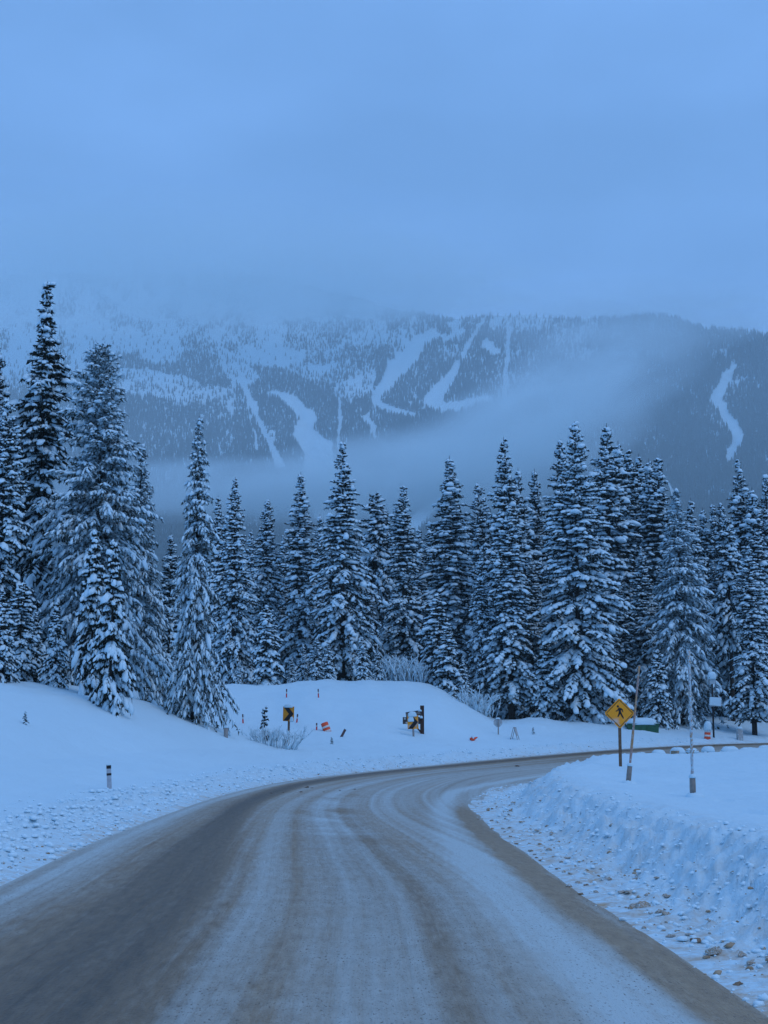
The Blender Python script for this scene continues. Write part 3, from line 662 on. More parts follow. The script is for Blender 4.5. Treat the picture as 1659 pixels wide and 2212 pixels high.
GL, GM, GR, GS, GB = 'conifers on the left bank', 'conifers along the forest edge', 'conifers in the rear rows', 'young spruces at the forest foot', 'conifer tops at the back of the forest'
TREES = [
 # left bank
 (-22, 740, 77, 'slim_b', 'tall spruce cut by the left picture edge, higher than its edge neighbour', 1.1, GL),
 (4, 858, 71, 'spruce_b', 'shorter spruce cut by the left picture edge beside the tallest tree', .85, GL),
 (88, 608, 78, 'column', 'tallest tree of all, narrow ragged spruce near the left edge', .95, GL),
 (212, 750, 74, 'pine', 'broad frosted pine right of the tallest spruce on the left bank', .92, GL),
 (300, 962, 81, 'pine_b', 'frosted pine half hidden behind the broad left pine', .85, GL),
 (425, 898, 71, 'feather', 'slender feathery pine standing lowest on the left bank slope', .72, GL),
 (201, 1150, 66, 'young_b', 'left one of the twin young spruces before the broad pine', .62, GL),
 (242, 1168, 63.5, 'young_a', 'right, lower standing one of the twin young spruces before the broad pine', .6, GL),
 (120, 1300, 67, 'young_a', 'young spruce on the left bank crest below the tallest tree', .8, GL),
 (44, 1262, 68, 'young_b', 'young spruce second from the left picture edge on the bank', 1.15, GL),
 (2, 1278, 65, 'young_c', 'young snow-covered spruce at the left picture edge on the bank', .95, GL),
 (76, 1325, 70, 'young_c', 'small spruce between two bigger young ones on the left bank', .8, GL),
 (160, 1010, 84, 'spruce_c', 'dark spruce filling the gap behind the tallest tree and broad pine', .9, GL),
 (30, 1010, 86, 'spruce_a', 'dark spruce behind the two edge trees on the left bank', .9, GL),
 (366, 1150, 83, 'slim_a', 'shadowed spruce between the broad pine and the feathery pine', 1.0, GL),
 # forest edge, left to right
 (468, 1070, 134, 'slim_a', 'spruce whose top shows just right of the feathery pine', 1.0, GM),
 (505, 1030, 124, 'spruce_a', 'first full spruce right of the feathery pine', .95, GM),
 (575, 1077, 129, 'spruce_b', 'short-topped spruce between the two taller ones above the chevron sign', .95, GM),
 (648, 1019, 127, 'slim_b', 'narrow spruce above and right of the chevron sign', 1.15, GM),
 (690, 1110, 142, 'slim_a', 'small spruce top left of the tall central spruce', .95, GM),
 (740, 953, 122, 'spruce_c', 'tall central spruce with tiered boughs, highest in the middle of the forest', 1.05, GM),
 (812, 1062, 137, 'tuft', 'bare-trunked spruce with high crown right of the central spruce', .95, GM),
 (834, 1098, 146, 'slim_b', 'slim spruce top just right of the bare-trunked one', 1.0, GM),
 (872, 1050, 127, 'slim_c', 'club-topped spruce left of the wooden signpost line', 1.15, GM),
 (972, 984, 128, 'slim_b', 'knob-topped spruce between the wooden signpost and the stop sign', 1.35, GM),
 (1034, 1042, 141, 'spruce_b', 'dark spruce wedged behind the knob-topped one on its right', .85, GM),
 (1091, 944, 125, 'spruce_a', 'tall spruce standing above the back of the stop sign', .95, GM),
 (1122, 1010, 131, 'slim_a', 'lower companion spruce touching the right side of the stop-sign spruce', 1.0, GM),
 (1102, 1092, 117, 'slim_c', 'full snowy spruce in the front row above the folding board', 1.25, GM),
 (1040, 1180, 119, 'spruce_c', 'snowy spruce at the right end of the open mound', .85, GM),
 (1158, 1012, 140, 'slim_b', 'dark narrow spruce in the gap left of the broadest spruce', 1.0, GM),
 (1216, 948, 134, 'spruce_b', 'spruce whose top peeks over the left shoulder of the broadest one', .8, GM),
 (1246, 910, 117, 'broad', 'broadest and tallest spruce of the right forest, long snowy boughs', 1.0, GM),
 (1316, 914, 134, 'slim_a', 'tall dark narrow spruce right behind the broadest spruce', 1.2, GM),
 (1341, 952, 139, 'slim_b', 'second narrow top right of the broadest spruce', 1.05, GM),
 (1363, 972, 142, 'slim_c', 'third narrow top right of the broadest spruce', 1.0, GM),
 (1386, 980, 144, 'slim_a', 'fourth narrow top right of the broadest spruce', 1.0, GM),
 (1408, 990, 138, 'slim_b', 'left one of the close pair of tops above the pedestrian sign', 1.1, GM),
 (1428, 990, 136, 'slim_c', 'right one of the close pair of tops above the pedestrian sign', 1.1, GM),
 (1468, 1058, 121, 'pine_b', 'frosted drooping pine between the two snow poles', 1.1, GM),
 (1498, 1076, 146, 'slim_a', 'first small top right of the frosted drooping pine', 1.0, GM),
 (1524, 1096, 148, 'slim_b', 'lowest small top right of the frosted drooping pine', 1.0, GM),
 (1546, 1090, 147, 'slim_c', 'third small top right of the frosted drooping pine', .9, GM),
 (1564, 1084, 139, 'spruce_b', 'spruce top directly above the street lamp', .8, GM),
 (1576, 1118, 126, 'tuft', 'bare dark-trunked spruce beside the street lamp, heavy snow on its crown', .9, GM),
 (1603, 990, 131, 'spruce_a', 'tall spruce right of the street lamp below the narrow ski run', .9, GM),
 (1632, 1052, 129, 'slim_b', 'spruce near the right picture edge with even snowy tiers', 1.2, GM),
 (1662, 1024, 133, 'spruce_c', 'spruce cut in half by the right picture edge', .9, GM),
 (1622, 1180, 119, 'slim_c', 'front row spruce at the lower right, next to the pale utility post', 1.2, GM),
 (1176, 1386, 116, 'young_c', 'young spruce at the left foot of the broadest spruce', 1.1, GS),
 (1420, 1404, 117, 'young_a', 'young spruce standing right behind the leaning snow pole', 1.0, GS),
 (1345, 1240, 128, 'slim_a', 'shaded spruce behind the leaning snow pole', 1.2, GM),
 # young ones at the foot of the forest
 (575, 1310, 117, 'young_b', 'tallest young spruce before the forest, above the chevron sign', 1.1, GS),
 (516, 1430, 116.5, 'young_a', 'little spruce at the left end of the open mound crest', 1.0, GS),
 (630, 1420, 118, 'young_c', 'small spruce on the crest just right of the tallest young one', .8, GS),
 (655, 1392, 119, 'young_a', 'young spruce on the crest left of the central pair', .9, GS),
 (683, 1380, 117.5, 'young_b', 'left one of the pale pair of young spruces before the central spruce', 1.15, GS),
 (709, 1386, 117.5, 'young_a', 'right one of the pale pair of young spruces before the central spruce', .95, GS),
 (782, 1378, 117, 'young_b', 'pointed young spruce right of the central spruce foot', 1.0, GS),
 (815, 1400, 118, 'young_c', 'young spruce on the crest left of the frosty thicket', .8, GS),
 (945, 1285, 119, 'young_b', 'taller young spruce right of the frosty thicket', 1.15, GS),
 (968, 1345, 116.5, 'young_a', 'snowy young spruce in front of the knob-topped spruce', 1.15, GS),
 (1000, 1420, 116, 'young_c', 'little spruce at the right end of the open mound crest', .9, GS),
]
for t in TREES: plant(*t[:5], wide=t[5], group=t[6])
rg_ = random.Random(3)
rear = [(540, 1120), (612, 1130), (668, 1160), (715, 1150), (770, 1140), (850, 1150), (905, 1120), (930, 1100), (1000, 1090), (1062, 1080), (1140, 1085), (1190, 1080), (1285, 1060), (1330, 1080), (1450, 1080), (1484, 1110), (1585, 1120), (1648, 1110)]
spots = ['above the left end of the mound', 'left of the narrow spruce over the chevron sign', 'left of the small top by the central spruce', 'just left of the central spruce', 'just right of the central spruce',
 'behind the bare-trunked spruce', 'right of the club-topped spruce', 'left of the knob-topped spruce', 'right of the knob-topped spruce', 'left of the stop-sign spruce', 'right of the stop-sign spruce', 'left of the broadest spruce',
 'right of the broadest spruce tip', 'under the row of narrow tops', 'left of the frosted drooping pine', 'right of the frosted drooping pine', 'behind the street lamp', 'at the right picture edge']
for i, ((px, top), s) in enumerate(zip(rear, spots)):
    plant(px, top + 25, 156 + (i * 7) % 11, ('slim_a', 'spruce_a', 'slim_c', 'spruce_b')[i % 4], 'dim spruce in the rear row ' + s, 1.1, GB)
lower = [(540, 1230, 133), (610, 1240, 132), (700, 1250, 134), (790, 1230, 133), (850, 1260, 134), (910, 1200, 133), (1010, 1220, 134), (1075, 1180, 135), (1150, 1200, 128), (1200, 1180, 130), (1300, 1200, 126), (1390, 1180, 128), (1440, 1190, 130), (1510, 1200, 131), (1545, 1210, 135), (1595, 1230, 138), (1650, 1220, 136)]
lspots = ['below the first full spruce', 'under the narrow spruce over the chevron sign', 'left of the central spruce', 'right of the central spruce', 'beside the bare leaning trunk', 'over the frosty thicket', 'over the right end of the mound', 'left of the stop-sign spruce', 'left of the broadest spruce boughs',
 'behind the left boughs of the broadest spruce', 'behind the right boughs of the broadest spruce', 'above the pedestrian sign', 'above the leaning snow pole', 'above the upright snow pole', 'left of the street lamp', 'right of the dark bare trunk', 'low at the right picture edge']
for i, ((px, top, d), s) in enumerate(zip(lower, lspots)):
    plant(px, top, d, ('spruce_c', 'slim_b', 'spruce_a')[i % 3], 'dark inner spruce ' + s, 1.15, GR)
for px, d, h, lab in ((55, 52, 11, 'tiny sapling alone on the smooth left snow slope'), (717, 84, 15, 'tiny sapling in the field left of the wooden signpost'), (572, 76, 66, 'thin dark sapling inside the bare shrub by the chevron sign'),
                      (1151, 103, 9, 'dark sapling tip in the snow right of the folding board')):
    x = (px - CXP) * d / FPX; gz = ground_z(x, d); py = project(x, d, gz)[1]
    plant(px, py - h, d, 'sapling', lab, 1.1 if h < 40 else .75, 'saplings in the snow', sink=.03)

# ------------------------------------------------------------------ bare shrubs
def shrub(name, label, px, d, w, h, seed, n=26, frost=True, group='bare shrubs'):
    x = (px - CXP) * d / FPX; gz = ground_z(x, d)
    o = thing(name, label, 'shrub', (x, d, gz - .05), 0, group); rg = random.Random(seed); st = MB(); sn = MB()
    def grow(p, dirv, L, r, lev):
        q = p + dirv * L; st.tube(p, q, r, r * .6, 4, False)
        if lev > 0 or rg.random() < .5:
            mid = (p + q) / 2 + np.array((0, 0, r)); sn.tube(mid - dirv * L * .42, mid + dirv * L * .42, r * 1.5, r * 1.1, 5)
        if lev >= 3: return
        for k in range(rg.choice((2, 3)) if lev < 2 else 2):
            nd = dirv + np.array((rg.uniform(-.65, .65), rg.uniform(-.65, .65), rg.uniform(-.15, .35))); nd /= np.linalg.norm(nd)
            grow(p + dirv * L * rg.uniform(.45, 1), nd, L * rg.uniform(.5, .75), r * .6, lev + 1)
    for k in range(n):
        a = rg.uniform(0, 6.28); rr = rg.uniform(0, .42) ** .8 * w
        b = np.array((rr * math.cos(a), rr * math.sin(a) * .7, -.05)); dv = np.array((b[0] / w * 1.1 + rg.uniform(-.25, .25), rg.uniform(-.35, .35), 1.0)); dv /= np.linalg.norm(dv)
        grow(b, dv, h * rg.uniform(.3, .5), .020 * max(h, .8), 0)
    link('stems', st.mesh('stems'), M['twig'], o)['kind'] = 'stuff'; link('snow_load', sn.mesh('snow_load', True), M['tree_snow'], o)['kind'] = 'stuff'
shrub('bare_shrub', 'bare snowy shrub round the post of the right-arrow chevron sign', 600, 73.5, 2.3, 1.35, 1, 44)
shrub('bare_shrub', 'low bare shrub left of the chevron sign at the tree foot', 553, 76, 1.0, .8, 2, 12)
shrub('bare_shrub', 'wide frosty thicket on the mound crest before the forest', 872, 118.5, 4.2, 2.6, 3, 40)
shrub('bare_shrub', 'frosty bush at the right end of the thicket', 905, 118, 2.6, 2.0, 4, 26)
shrub('bare_shrub', 'frosty bush at the right foot of the open mound', 1022, 111, 2.4, 1.9, 5, 34)
shrub('bare_shrub', 'grey frosted bush left of the stop sign under spruce boughs', 1046, 114, 1.9, 1.5, 6, 24)

# ------------------------------------------------------------------ signs and street furniture
M['yellow'] = mat_plain('yellow_sign_sheeting', (0.95, 0.50, 0.018), .45, .05, 12, .4)
M['yellow_dirty'] = mat_plain('yellow_sheeting_caked_with_snow', (0.90, 0.32, 0.012), .5, .1, 7, .3, frost=.46, fscale=3.2, fcol=(.40, .36, .33))
M['chev_yellow'] = mat_plain('weathered_yellow_sheeting', (0.70, 0.26, 0.015), .5, .12, 7, .3, frost=.16, fscale=3.0)
M['black'] = mat_plain('black_paint', (0.018, 0.014, 0.014), .5, .2, 10, .3)
M['steel'] = mat_plain('galvanised_steel', (0.30, 0.27, 0.25), .55, .2, 14, .4)
M['wood_post'] = mat_plain('weathered_wood_post', (0.16, 0.10, 0.065), .85, .35, 12, .2, frost=.22, fscale=5)
M['brown'] = mat_plain('dark_brown_timber', (0.070, 0.036, 0.026), .8, .3, 9, .2)
M['brown_board'] = mat_plain('dark_sign_board', (0.075, 0.060, 0.058), .7, .2, 9, .2)
M['letter'] = mat_plain('pale_lettering', (0.50, 0.46, 0.42), .7, .1, 9, .2)
M['grey_back'] = mat_plain('bare_sign_back', (0.42, 0.43, 0.43), .6, .15, 6, .3, frost=.4, fscale=4)
M['orange'] = mat_plain('orange_plastic', (0.90, 0.10, 0.035), .5, .1, 10, .3)
M['white_band'] = mat_plain('white_band', (0.75, 0.70, 0.66), .5, .1, 10, .3)
M['red'] = mat_plain('red_stake_paint', (0.75, 0.06, 0.05), .6, .2, 14, .3, frost=.3, fscale=8)
M['stake_dark'] = mat_plain('dark_stake', (0.10, 0.06, 0.06), .7, .2, 14, .3)
M['green'] = mat_plain('green_painted_steel', (0.030, 0.115, 0.060), .6, .25, 5, .3)
M['concrete'] = mat_plain('stained_concrete', (0.34, 0.255, 0.175), .85, .25, 5, .2)
M['sleeve'] = mat_plain('galvanised_sleeve_iced', (0.26, 0.22, 0.19), .6, .2, 12, .3, frost=.33, fscale=9)
def mat_pole(name, f0):
    """rime-covered snow pole with faded orange bands"""
    m, nt, b = newmat(name)
    tc = nt.nodes.new('ShaderNodeTexCoord'); sp_ = nt.nodes.new('ShaderNodeSeparateXYZ'); nt.links.new(tc.outputs['Object'], sp_.inputs[0])
    band = math_(nt, 'GREATER_THAN', math_(nt, 'MODULO', sp_.outputs['Z'], .9), .42)
    c = mixc(nt, band, (0.42, 0.23, 0.11), (0.38, 0.23, 0.18))
    n = noise_node(nt, 26, 4, .75)
    c = mixc(nt, ramp(nt, n, f0, f0 + .12), c, tuple(x * .8 for x in SNOW))
    n2 = noise_node(nt, 3, 2); c = mixc(nt, ramp(nt, n2, .58, .85), c, SNOW)
    nt.links.new(c, b.inputs['Base Color']); b.inputs['Roughness'].default_value = .8
    return m
M['pole'] = mat_pole('rimed_snow_pole', .56); M['pole_white'] = mat_pole('heavily_rimed_snow_pole', .42)
def mat_post_guide():
    m, nt, b = newmat('white_guide_post')
    tc = nt.nodes.new('ShaderNodeTexCoord'); sp_ = nt.nodes.new('ShaderNodeSeparateXYZ'); nt.links.new(tc.outputs['Object'], sp_.inputs[0])
    n = noise_node(nt, 18, 3)
    c = mixc(nt, ramp(nt, n, .35, .7), (.50, .52, .54), (.34, .36, .40))
    nt.links.new(c, b.inputs['Base Color']); b.inputs['Roughness'].default_value = .6
    return m
M['guide'] = mat_post_guide()
M['lamp_glass'] = mat_plain('frosted_lamp_glass', (0.45, 0.52, 0.55), .35, .1, 8, .4, frost=.35, fscale=6)
M['rock'] = mat_plain('dirty_slush', (0.17, 0.115, 0.078), .9, .4, 9, .1)
M['clump'] = mat_plain('sandy_snow_clump', (0.38, 0.275, 0.185), .9, .3, 8, .1, frost=.44, fscale=9)
M['clump_dark'] = mat_plain('dark_sandy_clump', (0.27, 0.185, 0.12), .9, .35, 8, .1, frost=.30, fscale=9)

def ground_hit(px, py):
    """the land under a pixel of the photograph, found by walking out along the ray"""
    ds = np.concatenate((np.linspace(9, 60, 500), np.linspace(60, 140, 300))); p = Parr(np.full(len(ds), px), np.full(len(ds), py), ds)
    z = np.maximum(terrain(p[:, 0], p[:, 1], True), zroad(p[:, 0], p[:, 1])); i = np.argmax(p[:, 2] < z)
    return p[i, 0], p[i, 1], z[i]
def at(px, py, d):
    """ground point seen near a pixel: x from the pixel column, z from the land"""
    x = P(px, py, d)[0]; return np.array((x, d, ground_z(x, d)))
def pxm(d): return d / FPX          # metres per frame pixel at a distance

# pedestrian crossing sign
g = at(1340, 1620, 49); top = P(1339, 1541, 49)[2] - g[2]
o = thing('pedestrian_sign', 'yellow diamond sign with black walking figure on the right snowbank', 'road sign', g, .03)
hd = .475
post = MB().box((0, .03, (top - hd * .2) / 2 - .15), (.095, .05, top - hd * .2 + .3)); link('post', post.mesh('post'), M['wood_post'], o)
def diamond(r, c=.07):
    k = r - c
    return [(-k, -c), (-c, -k), (c, -k), (k, -c), (k, c), (c, k), (-c, k), (-k, c)]
pn = MB().prism([(x, z + top) for x, z in [(-hd, -.03), (-.03, -hd), (.03, -hd), (hd, -.03), (hd, .03), (.03, hd), (-.03, hd), (-hd, .03)]], -.012, 0)
panel = link('panel', pn.mesh('panel'), M['yellow'], o)
def mat_ped():
    m, nt, b = newmat('splattered_yellow_sheeting')
    tc = nt.nodes.new('ShaderNodeTexCoord'); s = nt.nodes.new('ShaderNodeSeparateXYZ'); nt.links.new(tc.outputs['Object'], s.inputs[0])
    n = noise_node(nt, 5, 4, .6); n2 = noise_node(nt, 3, 3)
    c = mixc(nt, n2, (1.0, 0.36, 0.006), (0.98, 0.33, 0.008))
    low = ramp(nt, s.outputs['Z'], top - .12, top - .26)
    k = math_(nt, 'MULTIPLY', ramp(nt, n, .46, .62), low)
    c = mixc(nt, k, c, (.62, .56, .55))
    nt.links.new(c, b.inputs['Base Color']); b.inputs['Roughness'].default_value = .45; b.inputs['Specular IOR Level'].default_value = .4
    return m
panel.data.materials.clear(); panel.data.materials.append(mat_ped())
bd = MB()
for a in range(4):
    t = math.pi / 4 + a * math.pi / 2; r = (hd - .035) * math.cos(math.pi / 4)
    L = (hd - .055) * 2 * math.sin(math.pi / 4)
    c = (math.cos(t) * r, -.0145, top + math.sin(t) * r); bd.box(c, (L, .005, .02), ry=-(t + math.pi / 2))
link('border', bd.mesh('border'), M['black'], panel)
pic = MB()
def disc(cx, cz, r, n=14): return [(cx + r * math.cos(2 * math.pi * k / n), cz + r * math.sin(2 * math.pi * k / n)) for k in range(n)]
S = hd / 650.0     # figure drawn in units of the sign's half diagonal = 650
def fig(pts): return [((x - 820) * S, top + (870 - y) * S) for x, y in pts]
for poly in (disc((748 - 820) * S, top + (870 - 560) * S, 50 * S),
             fig([(760, 640), (735, 700), (640, 770), (660, 800), (770, 740), (790, 800), (880, 800), (900, 640), (820, 612), (780, 618)]),
             fig([(880, 630), (870, 700), (925, 740), (955, 825), (985, 815), (965, 690), (930, 660)]),
             fig([(785, 795), (770, 880), (715, 1010), (760, 1035), (840, 905), (860, 860), (885, 795)]),
             fig([(885, 795), (840, 880), (900, 1000), (975, 1105), (1015, 1090), (960, 960), (905, 850)])):
    pic.prism(poly[::-1] if sum((b[0] - a[0]) * (b[1] + a[1]) for a, b in zip(poly, poly[1:] + poly[:1])) > 0 else poly, -.017, -.0125)
link('pictogram', pic.mesh('pictogram'), M['black'], panel)
for zz in (top + hd * .68, top - hd * .75): link('bolt', MB().tube((0, -.018, zz), (0, -.012, zz), .014, .014, 8).mesh('bolt'), M['steel'], panel)

# snow poles
def snow_pole(label, px, py, d, h, lean, sl, mat='pole'):
    g = at(px, py, d); o = thing('snow_pole', label, 'snow pole', g, 0, 'snow poles on the right bank'); o.rotation_euler = (0, lean, .3)
    k = pxm(d)
    m = MB(); rg = random.Random(int(px)); n = 14; prof = []
    for i in range(n + 1):
        prof.append((.033 * rg.uniform(.82, 1.2) * (1 - .25 * i / n), sl * .5 + (h - sl * .5) * i / n))
    link('pole', m.lathe(prof, n=10).mesh('pole', True), M[mat], o)
    s = MB().lathe([(.062, -.25), (.066, sl * .5), (.062, sl), (.05, sl + .006)], n=10); link('sleeve', s.mesh('sleeve', True), M['sleeve'], o)
    link('snow_cap', MB().dome((0, 0, sl), (.15, .15, .07), seed=int(px)).mesh('snow_cap', True), M['cap_snow'], o)
    link('snow_collar', MB().dome((.03, -.02, -.06), (.42, .36, .14), seed=int(px) + 1).mesh('snow_collar', True), M['cap_snow'], o)
snow_pole('rime-covered snow pole leaning right beside the pedestrian sign', 1357, 1693, 38, 252 * pxm(38), math.atan(33 / 252), 38 * pxm(38))
snow_pole('upright rime-covered snow pole standing alone at the right', 1497, 1720, 32, 310 * pxm(32), .0, 40 * pxm(32), 'pole_white')

# guide post
g = at(237, 1700, 41); k = pxm(41)
o = thing('guide_post', 'short white guide post with black bands on the left snow verge', 'guide post', g - np.array((0, 0, .03)), .2); o.rotation_euler = (0, -.06, .2)
link('post', MB().box((0, 0, .22), (.125, .05, .80)).mesh('post'), M['guide'], o)
link('black_cap', MB().box((0, 0, .672), (.128, .053, .10)).mesh('black_cap'), M['black'], o)
link('black_band', MB().box((0, 0, .47), (.131, .056, .06)).mesh('black_band'), M['black'], o)
link('snow_cap', MB().dome((0, 0, .72), (.13, .08, .035), seed=4).mesh('snow_cap', True), M['cap_snow'], o)

# chevron signs
def chevron_sign(label, px, pyc, d, w, h, mat, rz, lean, flip, snowy, postm):
    d = ground_hit(px, d)[1]; w, h = w * pxm(d), h * pxm(d); g = at(px, pyc, d); top = P(px, pyc, d)[2] - g[2]
    o = thing('chevron_sign', label, 'road sign', g, rz, 'chevron signs along the bend'); o.rotation_euler = (0, lean, rz)
    pl = MB().prism([(-w / 2, top - h / 2), (w / 2, top - h / 2), (w / 2, top + h / 2), (-w / 2, top + h / 2)], -.012, 0)
    p = link('panel', pl.mesh('panel'), M[mat], o); s = -1 if flip else 1
    a, b = w * .5 - .02, h * .5 - .02
    poly = [(-a, b), (-.02 * w, b), (a, .0), (-.02 * w, -b), (-a, -b), (.02 * w, 0)]
    poly = [(s * x, z + top) for x, z in poly]
    up = [poly[0], poly[5], poly[2], poly[1]]; lo = [poly[5], poly[4], poly[3], poly[2]]
    if flip: up, lo = up[::-1], lo[::-1]
    link('chevron', MB().prism(up, -.017, -.0125).prism(lo, -.017, -.0125).mesh('chevron'), M['black'], p)
    link('post', MB().box((.02, .05, (top - h * .1) / 2 - .2), (.10, .09, top - h * .1 + .4)).mesh('post'), M[postm], o)
    link('snow_cap', MB().dome((-.02, -.01, top + h / 2 - .02), (w * .8, .14, .14 if not snowy else .24), seed=int(px)).mesh('snow_cap', True), M['cap_snow'], o)
    if snowy:
        link('snow_crust', MB().dome((-.12, -.03, top + h * .12), (w * .55, .07, h * .32), seed=9).mesh('snow_crust', True), M['cap_snow'], p)
    else:
        link('snow_crust', MB().dome((w * .30, -.02, top - h * .48), (w * .34, .05, h * .28), seed=9).mesh('snow_crust', True), M['cap_snow'], p)
chevron_sign('yellow chevron sign pointing right, on a rusty post behind the bare shrub', 622, 1542, 1613, 24, 31, 'chev_yellow', -.1, .02, False, False, 'wood_post')
chevron_sign('snow-caked chevron sign on a thin post before the brown wooden signpost', 893, 1560, 1592, 24, 29, 'yellow_dirty', .25, -.04, False, True, 'steel')

# brown wooden signpost with hanging boards
d = ground_hit(912, 1587)[1]; k = pxm(d); g = at(912, 1587, d); top = P(911, 1524, d)[2] - g[2]
o = thing('wooden_signpost', 'dark brown timber signpost with angled name board and brace', 'signpost', g, 0)
link('post', MB().box((0, 0, top / 2 - .2), (.24, .24, top + .4)).mesh('post'), M['brown'], o)
link('brace', MB().tube((-.1, -.02, .15), (-.62, -.02, .75), .055, .055, 6).mesh('brace'), M['brown'], o)
link('brace', MB().tube((-.1, -.02, top - .95), (-.42, -.02, top - .48), .055, .055, 6).mesh('brace'), M['brown'], o)
b1 = MB().box((-.52, -.16, top - .50), (.98, .05, .30), ry=-.14); board = link('name_board', b1.mesh('name_board'), M['brown_board'], o)
lt = MB(); rg = random.Random(8); x = -.42
for wlen in (7, 6):
    for q in range(wlen):
        c0 = (-.52 + x * math.cos(.14), -.19, top - .50 + x * math.sin(.14))
        lt.box((c0[0] - .02, c0[1], c0[2]), (.014, .012, .15), ry=-.14)
        lt.box((c0[0] + .003, c0[1], c0[2] + rg.choice((-.06, 0, .06))), (.034, .012, .016), ry=-.14)
        if rg.random() < .6: lt.box((c0[0] + .022, c0[1], c0[2] + rg.choice((-.03, .0, .03))), (.013, .012, .09), ry=-.14)
        x += .062
    x += .05
link('lettering', lt.mesh('lettering'), M['letter'], board)
b2 = MB().box((-.62, -.05, top - .92), (1.15, .05, .42)); lb = link('lower_board', b2.mesh('lower_board'), M['brown_board'], o)
link('pale_patch', MB().box((-1.06, -.08, top - .80), (.13, .012, .12)).mesh('pale_patch'), M['letter'], lb)
link('pale_patch', MB().box((-.95, -.08, top - 1.06), (.13, .012, .12)).mesh('pale_patch'), M['letter'], lb)
link('snow_cap', MB().dome((-.14, -.16, top - .34), (.22, .12, .10), seed=3).mesh('snow_cap', True), M['cap_snow'], o)
link('snow_cap', MB().dome((-.05, -.15, top - .75), (.18, .12, .12), seed=6).mesh('snow_cap', True), M['cap_snow'], o)
link('snow_on_board', MB().box((-.55, -.16, top - .345), (.75, .05, .03), ry=-.14).mesh('snow_on_board'), M['cap_snow'], board)

# stop sign seen from behind
d = ground_hit(1076, 1588)[1]; k = pxm(d); g = at(1076, 1588, d); top = P(1074, 1561, d)[2] - g[2]
o = thing('stop_sign', 'grey back of an octagonal stop sign on a thin post', 'road sign', g, .1)
r = 9.2 * k; oc = [(r / math.cos(math.pi / 8) * math.cos(math.pi / 8 + a * math.pi / 4), top + r / math.cos(math.pi / 8) * math.sin(math.pi / 8 + a * math.pi / 4)) for a in range(8)]
link('panel', MB().prism(oc, 0, .012).mesh('panel'), M['grey_back'], o)
link('post', MB().box((.01, -.03, (top + r * .8) / 2 - .2), (.075, .05, top + r * .8 + .4)).mesh('post'), M['steel'], o)
link('snow_cap', MB().dome((0, 0, top + r - .03), (.32, .10, .08), seed=2).mesh('snow_cap', True), M['cap_snow'], o)

# folding A-board
d = ground_hit(1112, 1597)[1]; g = at(1112, 1597, d); o = thing('folding_board', 'snow-dusted folding A-frame board standing beside the road beyond the bend', 'sign', g, 0)
for s, m in ((-1, 0), (1, 1)):
    fr = MB(); th = s * .27; Lh = .80
    for y in (-.22, .22):
        fr.tube((-s * 0 + s * .24 + .0, y, -.05), (s * .02, y, .76), .022, .022, 6)
    fr.tube((s * .03, -.22, .74), (s * .03, .22, .74), .022, .022, 6)
    leg = link('frame', fr.mesh('frame'), M['steel'], o)
    if m:
        link('panel', MB().box((.115, 0, .45), (.02, .44, .52), ry=-.30).mesh('panel'), M['grey_back'], o)
o.rotation_euler = (0, 0, -.35)

# half-buried green bin
d = 113.5; k = pxm(d); g = at(1386, 1568, d)
o = thing('waste_bin', 'dark green steel bin with thick snow on its lid, behind the pedestrian sign', 'bin', g - np.array((0, 0, .38)), .04)
wd = 64 * k
link('body', MB().box((0, 0, .28), (wd, 1.3, .9), taper=1.03).mesh('body'), M['green'], o)
for q in range(4): link('rib', MB().box((-wd / 2 + wd * (q + .5) / 4, -.67, .28), (.08, .05, .8)).mesh('rib'), M['green'], o)
link('lid_edge', MB().box((0, 0, .75), (wd * 1.05, 1.42, .06)).mesh('lid_edge'), M['green'], o)
link('snow_cap', MB().dome((-.05, 0, .79), (wd * 1.04, 1.5, .42), seed=11, nu=22, nv=7, sq=4).mesh('snow_cap', True), M['cap_snow'], o)

# street lamp with a snowed-up board
d = 113.5; k = pxm(d); g = at(1541, 1565, d); tp = P(1541, 1466, d)[2] - g[2]
o = thing('street_lamp', 'black lamp post with boxy lantern wearing a snow cap', 'street lamp', g, 0)
link('post', MB().tube((0, 0, -.5), (0, 0, tp - .4), .075, .06, 10).mesh('post', True), M['black'], o)
link('lantern', MB().box((0, 0, tp - .17), (.44, .44, .46), taper=1.08).mesh('lantern'), M['lamp_glass'], o)
for sx in (-1, 1):
    for sy in (-1, 1): link('lantern_bar', MB().tube((sx * .22, sy * .22, tp - .40), (sx * .24, sy * .24, tp + .06), .018, .018, 5).mesh('lantern_bar'), M['steel'], o)
link('roof', MB().box((0, 0, tp + .08), (.56, .56, .04)).mesh('roof'), M['black'], o)
link('snow_cap', MB().dome((0, 0, tp + .12), (.66, .66, .40), seed=5, sq=3.4, under=.5).mesh('snow_cap', True), M['cap_snow'], o)
zb = P(1541, 1516, d)[2] - g[2]
sb = link('sign_board', MB().box((.18, -.12, zb), (.92, .06, .70)).mesh('sign_board'), M['grey_back'], o)
link('snow_cover', MB().box((.16, -.19, zb + .02), (.88, .11, .62), ry=.10, taper=.96).mesh('snow_cover'), M['cap_snow'], sb)

